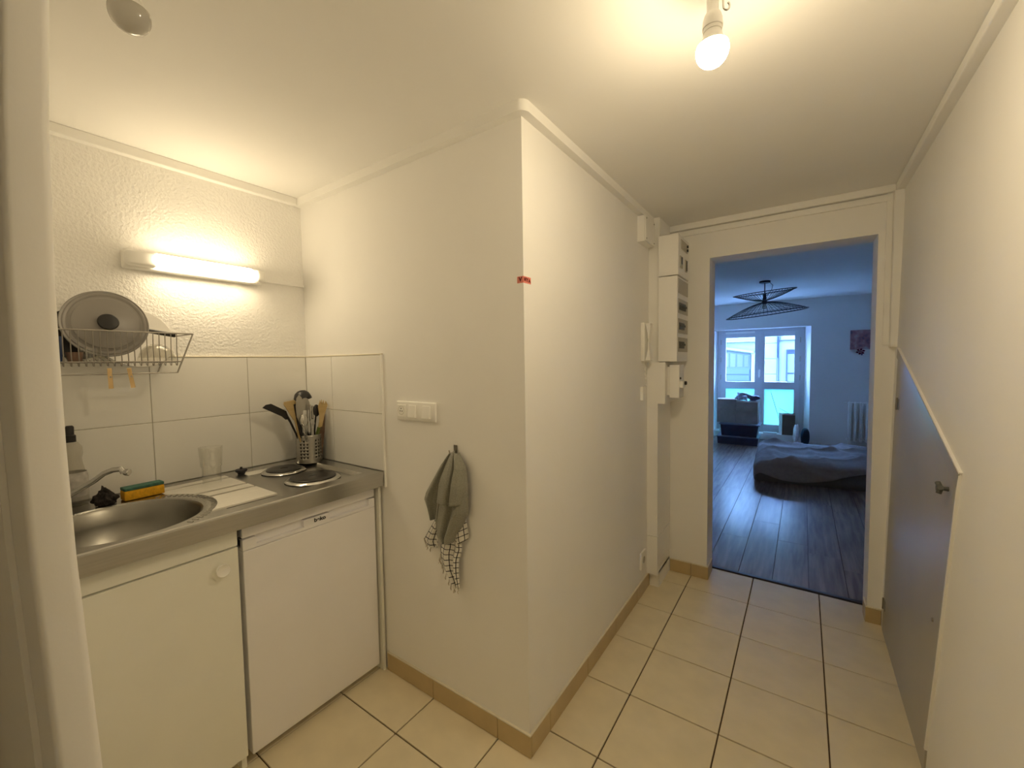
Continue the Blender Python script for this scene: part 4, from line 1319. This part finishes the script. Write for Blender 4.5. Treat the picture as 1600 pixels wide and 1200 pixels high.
def dish(name, rmax, z0, rise, tilt, tx, nr=56):
    b = nb()
    def pt(a, t):
        return Vector((rmax * t * cos(a), rmax * t * sin(a), rise * (t ** 1.5)))
    for k in range(nr):
        a = 2 * pi * k / nr
        tube(b, [pt(a, t) for t in (.06, .3, .55, .8, 1.0)], .0019, 4)
    for t, r in ((1.0, .006), (.06, .006)):
        tube(b, [pt(2 * pi * k / 48, t) for k in range(48)], r, 6, True)
    for t in (.78, .9):
        tube(b, [pt(2 * pi * k / 48, t) for k in range(48)], .0018, 4, True)
    b.transform(Matrix.Translation((pcx, pcy, z0)) @ Matrix.Rotation(radians(tilt), 4, 'Y') @ Matrix.Rotation(radians(tx), 4, 'X'))
    obj(name, b, 'cord', pd)
dish('upper_shade', .335, 2.105, .105, -4.0, 5.5)
dish('lower_shade', .435, 2.098, -.150, -5.5, 3.0)

# ------------------------------------------------------------------ bedroom things
# picture with a flower ornament
pcz = thing('wall_picture', (1.63, yW, 1.51), 'small square red and purple picture on the bedroom wall above the radiator', 'picture')
b = nb(); box(b, 1.500, yW - .014, 1.512, 1.762, yW, 1.808, .002)
obj('canvas', b, 'poster', pcz)
fl = thing('paper_flower', (1.62, yW, 1.43), 'small dark red flower ornament under the square picture', 'ornament')
b = nb()
for k in range(6):
    a = k * pi / 3 + .3
    prism(b, [(1.625, 1.480), (1.625 + .045 * cos(a - .4), 1.480 + .04 * sin(a - .4)), (1.625 + .06 * cos(a), 1.480 + .05 * sin(a)), (1.625 + .045 * cos(a + .4), 1.480 + .04 * sin(a + .4))], 'Y', yW - .022 - .002 * k, yW - .016 - .002 * k)
obj('petal', b, mat('dark_red_petals', (.14, .012, .03), .7), fl)
b = nb(); prism(b, [(1.628, 1.455), (1.650, 1.450), (1.655, 1.425), (1.638, 1.42)], 'Y', yW - .012, yW - .004)
obj('leaf', b, 'bagp', fl)

# radiator
rd = thing('radiator', (1.95, 6.9, 0), 'white cast iron column radiator under the square picture', 'radiator')
c0 = None
for k in range(12):
    if c0 is None:
        b = nb(); x = 1.475
        box(b, x + .018, 6.835, .10, x + .050, 6.972, .705, .0155, 3)
        box(b, x + .001, 6.89, .655, x + .067, 6.92, .690, .008, 2)
        box(b, x + .001, 6.89, .115, x + .067, 6.92, .150, .008, 2)
        c0 = obj('column', b, 'radiator', rd, smooth=True)
    else:
        share('column', c0, rd, (.068 * k, 0, 0))
b = nb()
for k in (0, 11):
    x = 1.509 + .068 * k
    b = nb(); box(b, x - .016, 6.87, 0, x + .016, 6.93, .10, .003)
    obj('foot', b, 'radiator', rd)
b = nb()
tube(b, [(1.509, 6.90, .12), (2.26, 6.90, .12)], .014, 8); tube(b, [(1.509, 6.90, .69), (2.26, 6.90, .69)], .014, 8)
tube(b, [(1.475, 6.90, .69), (1.44, 6.90, .69)], .012, 8)
obj('pipe', b, 'radiator', rd)

# mattress with a rumpled sheet
rng = random.Random(9)
mb = thing('mattress', (1.55, 4.75, 0), 'low mattress on the bedroom floor in front of the window', 'mattress')
MA = radians(8.0)
def mloc(u, v):  # u along length (x), v across (y)
    return (0.485 + u * cos(MA) - v * sin(MA) * .25, 4.14 + u * sin(MA) * .9 + v)
b = nb()
def mat_fn(u, v):
    return None
Lm, Wm = 2.05, 1.22
def hump(u, v):
    return .004 * sin(7 * u + 3 * v) + .004 * sin(13 * v - 4 * u)
N1, N2 = 60, 40
prs = []
for j in range(N2 + 1):
    row = []
    for i in range(N1 + 1):
        u = Lm * i / N1; v = Wm * j / N2
        # rounded box cross section
        eu = min(i, N1 - i) / N1 * Lm; ev = min(j, N2 - j) / N2 * Wm
        e_ = min(eu, ev)
        z = .215 - .05 * max(0, 1 - e_ / .08) ** 2 + hump(u, v)
        x, y = mloc(u, v)
        row.append(b.verts.new((x, y, z)))
    prs.append(row)
for j in range(N2):
    for i in range(N1):
        b.faces.new((prs[j][i], prs[j][i + 1], prs[j + 1][i + 1], prs[j + 1][i]))
edge = [prs[0][i] for i in range(N1 + 1)] + [prs[j][N1] for j in range(1, N2 + 1)] + [prs[N2][i] for i in range(N1 - 1, -1, -1)] + [prs[j][0] for j in range(N2 - 1, 0, -1)]
prev = edge
cxm, cym = mloc(Lm / 2, Wm / 2)
for z_, out in ((.10, .025), (.03, .02), (.002, -.01)):
    cur = []
    for v in edge:
        dx, dy = v.co.x - cxm, v.co.y - cym
        l = math.hypot(dx, dy)
        cur.append(b.verts.new((v.co.x + dx / l * out, v.co.y + dy / l * out, z_)))
    for k in range(len(edge)):
        b.faces.new((prev[k], prev[(k + 1) % len(edge)], cur[(k + 1) % len(edge)], cur[k]))
    prev = cur
obj('body', b, 'mattress', mb, smooth='all')
# sheet thrown over, hanging at the front
def sheet_fn(u, v):
    # u along length 0..1, v from front hem (0) to back (1)
    U = -.02 + u * (Lm + .04)
    hang = .13 + .085 * sin(9.5 * u - .3) - .05 * max(0, u - .45)
    hang = max(.05, hang)
    Lh = hang; tot = Lh + Wm + .03
    s = v * tot
    rdg = lambda q: (1 - abs(sin(q))) ** 3
    wr = .036 * rdg(9 * u + 5 * v + .6 * sin(7 * v)) + .036 * rdg(5 * u - 7 * v + .5 * sin(9 * u)) + .024 * rdg(14 * u + 2 * v + 1.3) + .005 * sin(33 * v + 5 * u)
    if s < Lh:
        x, y = mloc(U, -.035 - .012 * sin(22 * u) - .5 * max(0, wr))
        z = .235 - (Lh - s) * .93
    else:
        vv = s - Lh
        x, y = mloc(U, vv - .03)
        z = .243 + wr + .02 * max(0, 1 - vv / .1) * 0 - .012 * max(0, 1 - vv / .05)
        z += .035 * math.exp(-((u - .62) ** 2) / .02 - ((vv - .35) ** 2) / .12)
    eu = min(u, 1 - u)
    if eu < .03:
        z -= (.03 - eu) * 2.2
        z = max(z, .06)
    return (x, y, max(.012, z))
b = nb(); grid(b, sheet_fn, 110, 80)
obj('sheet', b, 'blanket', mb, smooth='all', solid=.006, normals=False, off=1)

# storage bins and boxes stack
bn = thing('storage_bin', (.05, 6.47, 0), 'low dark blue storage bin on the floor, lowest of the stack by the window', 'storage bin')
b = nb(); prism(b, [(-.235, .002), (.335, .002), (.345, .115), (-.245, .115)], 'Y', 6.28, 6.70)
obj('body', b, 'bin', bn)
b = nb(); box(b, -.255, 6.27, .116, .355, 6.71, .132, .004)
obj('lid', b, 'binlid', bn)
b2 = thing('storage_bin', (.075, 6.5, .133), 'taller dark storage bin standing on the low blue bin under the cardboard boxes', 'storage bin')
b = nb(); prism(b, [(-.185, .134), (.318, .134), (.345, .315), (-.205, .315)], 'Y', 6.33, 6.70)
obj('body', b, 'bin', b2)
b = nb(); box(b, -.225, 6.31, .316, .366, 6.72, .336, .004)
obj('lid', b, 'binlid', b2)
def carton(x0, y0, z0, x1, y1, z1, label, seam, m='card', flaps=True):
    t = thing('cardboard_box', ((x0 + x1) / 2, (y0 + y1) / 2, z0), label, 'box', 'cardboard boxes by the window')
    b = nb()
    w = .004
    box(b, x0, y0, z0, x1, y0 + w, seam - .003); box(b, x0 + .0005, y0 - .002, seam, x1 - .0005, y0 + w, z1)
    box(b, x0, y1 - w, z0, x1, y1, z1); box(b, x0, y0 + w, z0, x0 + w, y1 - w, z1); box(b, x1 - w, y0 + w, z0, x1, y1 - w, z1)
    box(b, x0 + w, y0 + w, z0, x1 - w, y1 - w, z0 + w)
    obj('carton', b, m, t)
    b = nb(); box(b, x0 + w, y0 + w, z1 - .05, x1 - w, y1 - w, z1 - .045)
    if flaps:
        prism(b, [(y0, z1), (y0 + .12, z1 + .012), (y0 + .12, z1 + .016), (y0, z1 + .004)], 'X', x0 + .004, x1 - .004)
    obj('flap', b, 'cardpale', t)
carton(-.272, 6.43, .337, .010, 6.72, .722, 'cardboard box on the bins, the one nearer the bedroom wall', .545)
carton(.016, 6.40, .337, .326, 6.70, .688, 'cardboard box on the bins with a plastic bag on top', .535)
def crumple(name, c, r, m, label, cat, seed, amp=.22, minz=None):
    b = nb(); bmesh.ops.create_icosphere(b, subdivisions=4, radius=1)
    rg = random.Random(seed)
    ds = [(Vector((rg.uniform(-1, 1), rg.uniform(-1, 1), rg.uniform(-1, 1))).normalized(), rg.uniform(3, 10), rg.uniform(0, 6)) for _ in range(12)]
    for v in b.verts:
        p = v.co.copy()
        k = 1 + sum(amp / 4 * sin(w * p.dot(dv) + ph) for dv, w, ph in ds)
        v.co = Vector((c[0] + p.x * r[0] * k, c[1] + p.y * r[1] * k, c[2] + p.z * r[2] * k))
        if minz is not None and v.co.z < minz: v.co.z = minz
    return tag(obj(name, b, m, smooth='all'), label, cat)
crumple('plastic_bag', (.088, 6.53, .762), (.078, .08, .066), 'bagb', 'crumpled blue and white plastic bag on the cardboard box', 'bag', 4, .45, .708)
crumple('plastic_bag', (.262, 6.53, .750), (.062, .075, .052), 'bagp', 'dark purple plastic bag beside the blue one on the box', 'bag', 8, .45, .708)
crumple('plastic_bag', (.840, 6.90, .150), (.045, .055, .150), 'bagw', 'white plastic bag beside the dark teal bag at the window', 'bag', 12, .18, .002)
tb = thing('backpack', (.965, 6.82, 0), 'dark teal rounded bag on the floor under the window corner', 'bag')
b = nb(); bmesh.ops.create_uvsphere(b, u_segments=28, v_segments=18, radius=1)
for v in b.verts:
    p = v.co
    s = lambda q: math.copysign(abs(q) ** .7, q)
    v.co = Vector((.955 + s(p.x) * .060, 6.80 + s(p.y) * .075, max(.002, .13 + p.z * .145)))
obj('body', b, 'teal', tb, smooth='all')
b = nb(); tube(b, [(.92, 6.74, .10), (.925, 6.72, .16), (.94, 6.735, .225)], .008, 8)
obj('strap', b, 'teal', tb, smooth=True)
# carton on the window ledge with two thin sticks
cs = thing('planter_carton', (.70, 7.09, wz0), 'tall open cardboard carton on the window ledge', 'box')
b = nb(); xa, xb, ya, yb, za, zb = .585, .815, 7.03, 7.17, wz0 + .001, .455
box(b, xa + .05, ya, za, xb, ya + .005, zb - .015)
box(b, xa, yb - .005, za, xb, yb, zb); box(b, xb - .005, ya + .005, za, xb, yb - .005, zb)
obj('carton', b, 'carddark', cs)
b = nb(); prism(b, [(xa, yb - .005), (xa + .05, ya), (xa + .05, ya + .006), (xa + .006, yb - .005)], 'Z', za, zb)
prism(b, [(xa, yb), (xa + .05, ya), (xa + .06, ya - .004), (xb, ya - .004), (xb, ya), (xa + .07, ya + .02)], 'Z', zb - .012, zb + .004)
obj('pale_side', b, 'cardpale', cs)
for p, q, lab in (((.464, 7.10, .815), (.604, 7.10, .30), 'long thin stick leaning out of the carton'), ((.585, 7.12, .545), (.745, 7.12, .448), 'short thin stick lying across the carton top')):
    b = nb(); tube(b, [p, q], .004, 6)
    tag(obj('stick', b, 'twig'), lab, 'stick')
b = nb(); box(b, .36, 7.03, wz0 + .001, .56, 7.15, wz0 + .02, .002)
tag(obj('papers', b, 'paper'), 'white papers lying on the window ledge beside the carton', 'papers')
b = nb(); box(b, -.30, 6.85, .001, -.24, 6.97, .16, .004)
tag(obj('folder', b, 'paper'), 'white folder standing behind the storage bins', 'folder')
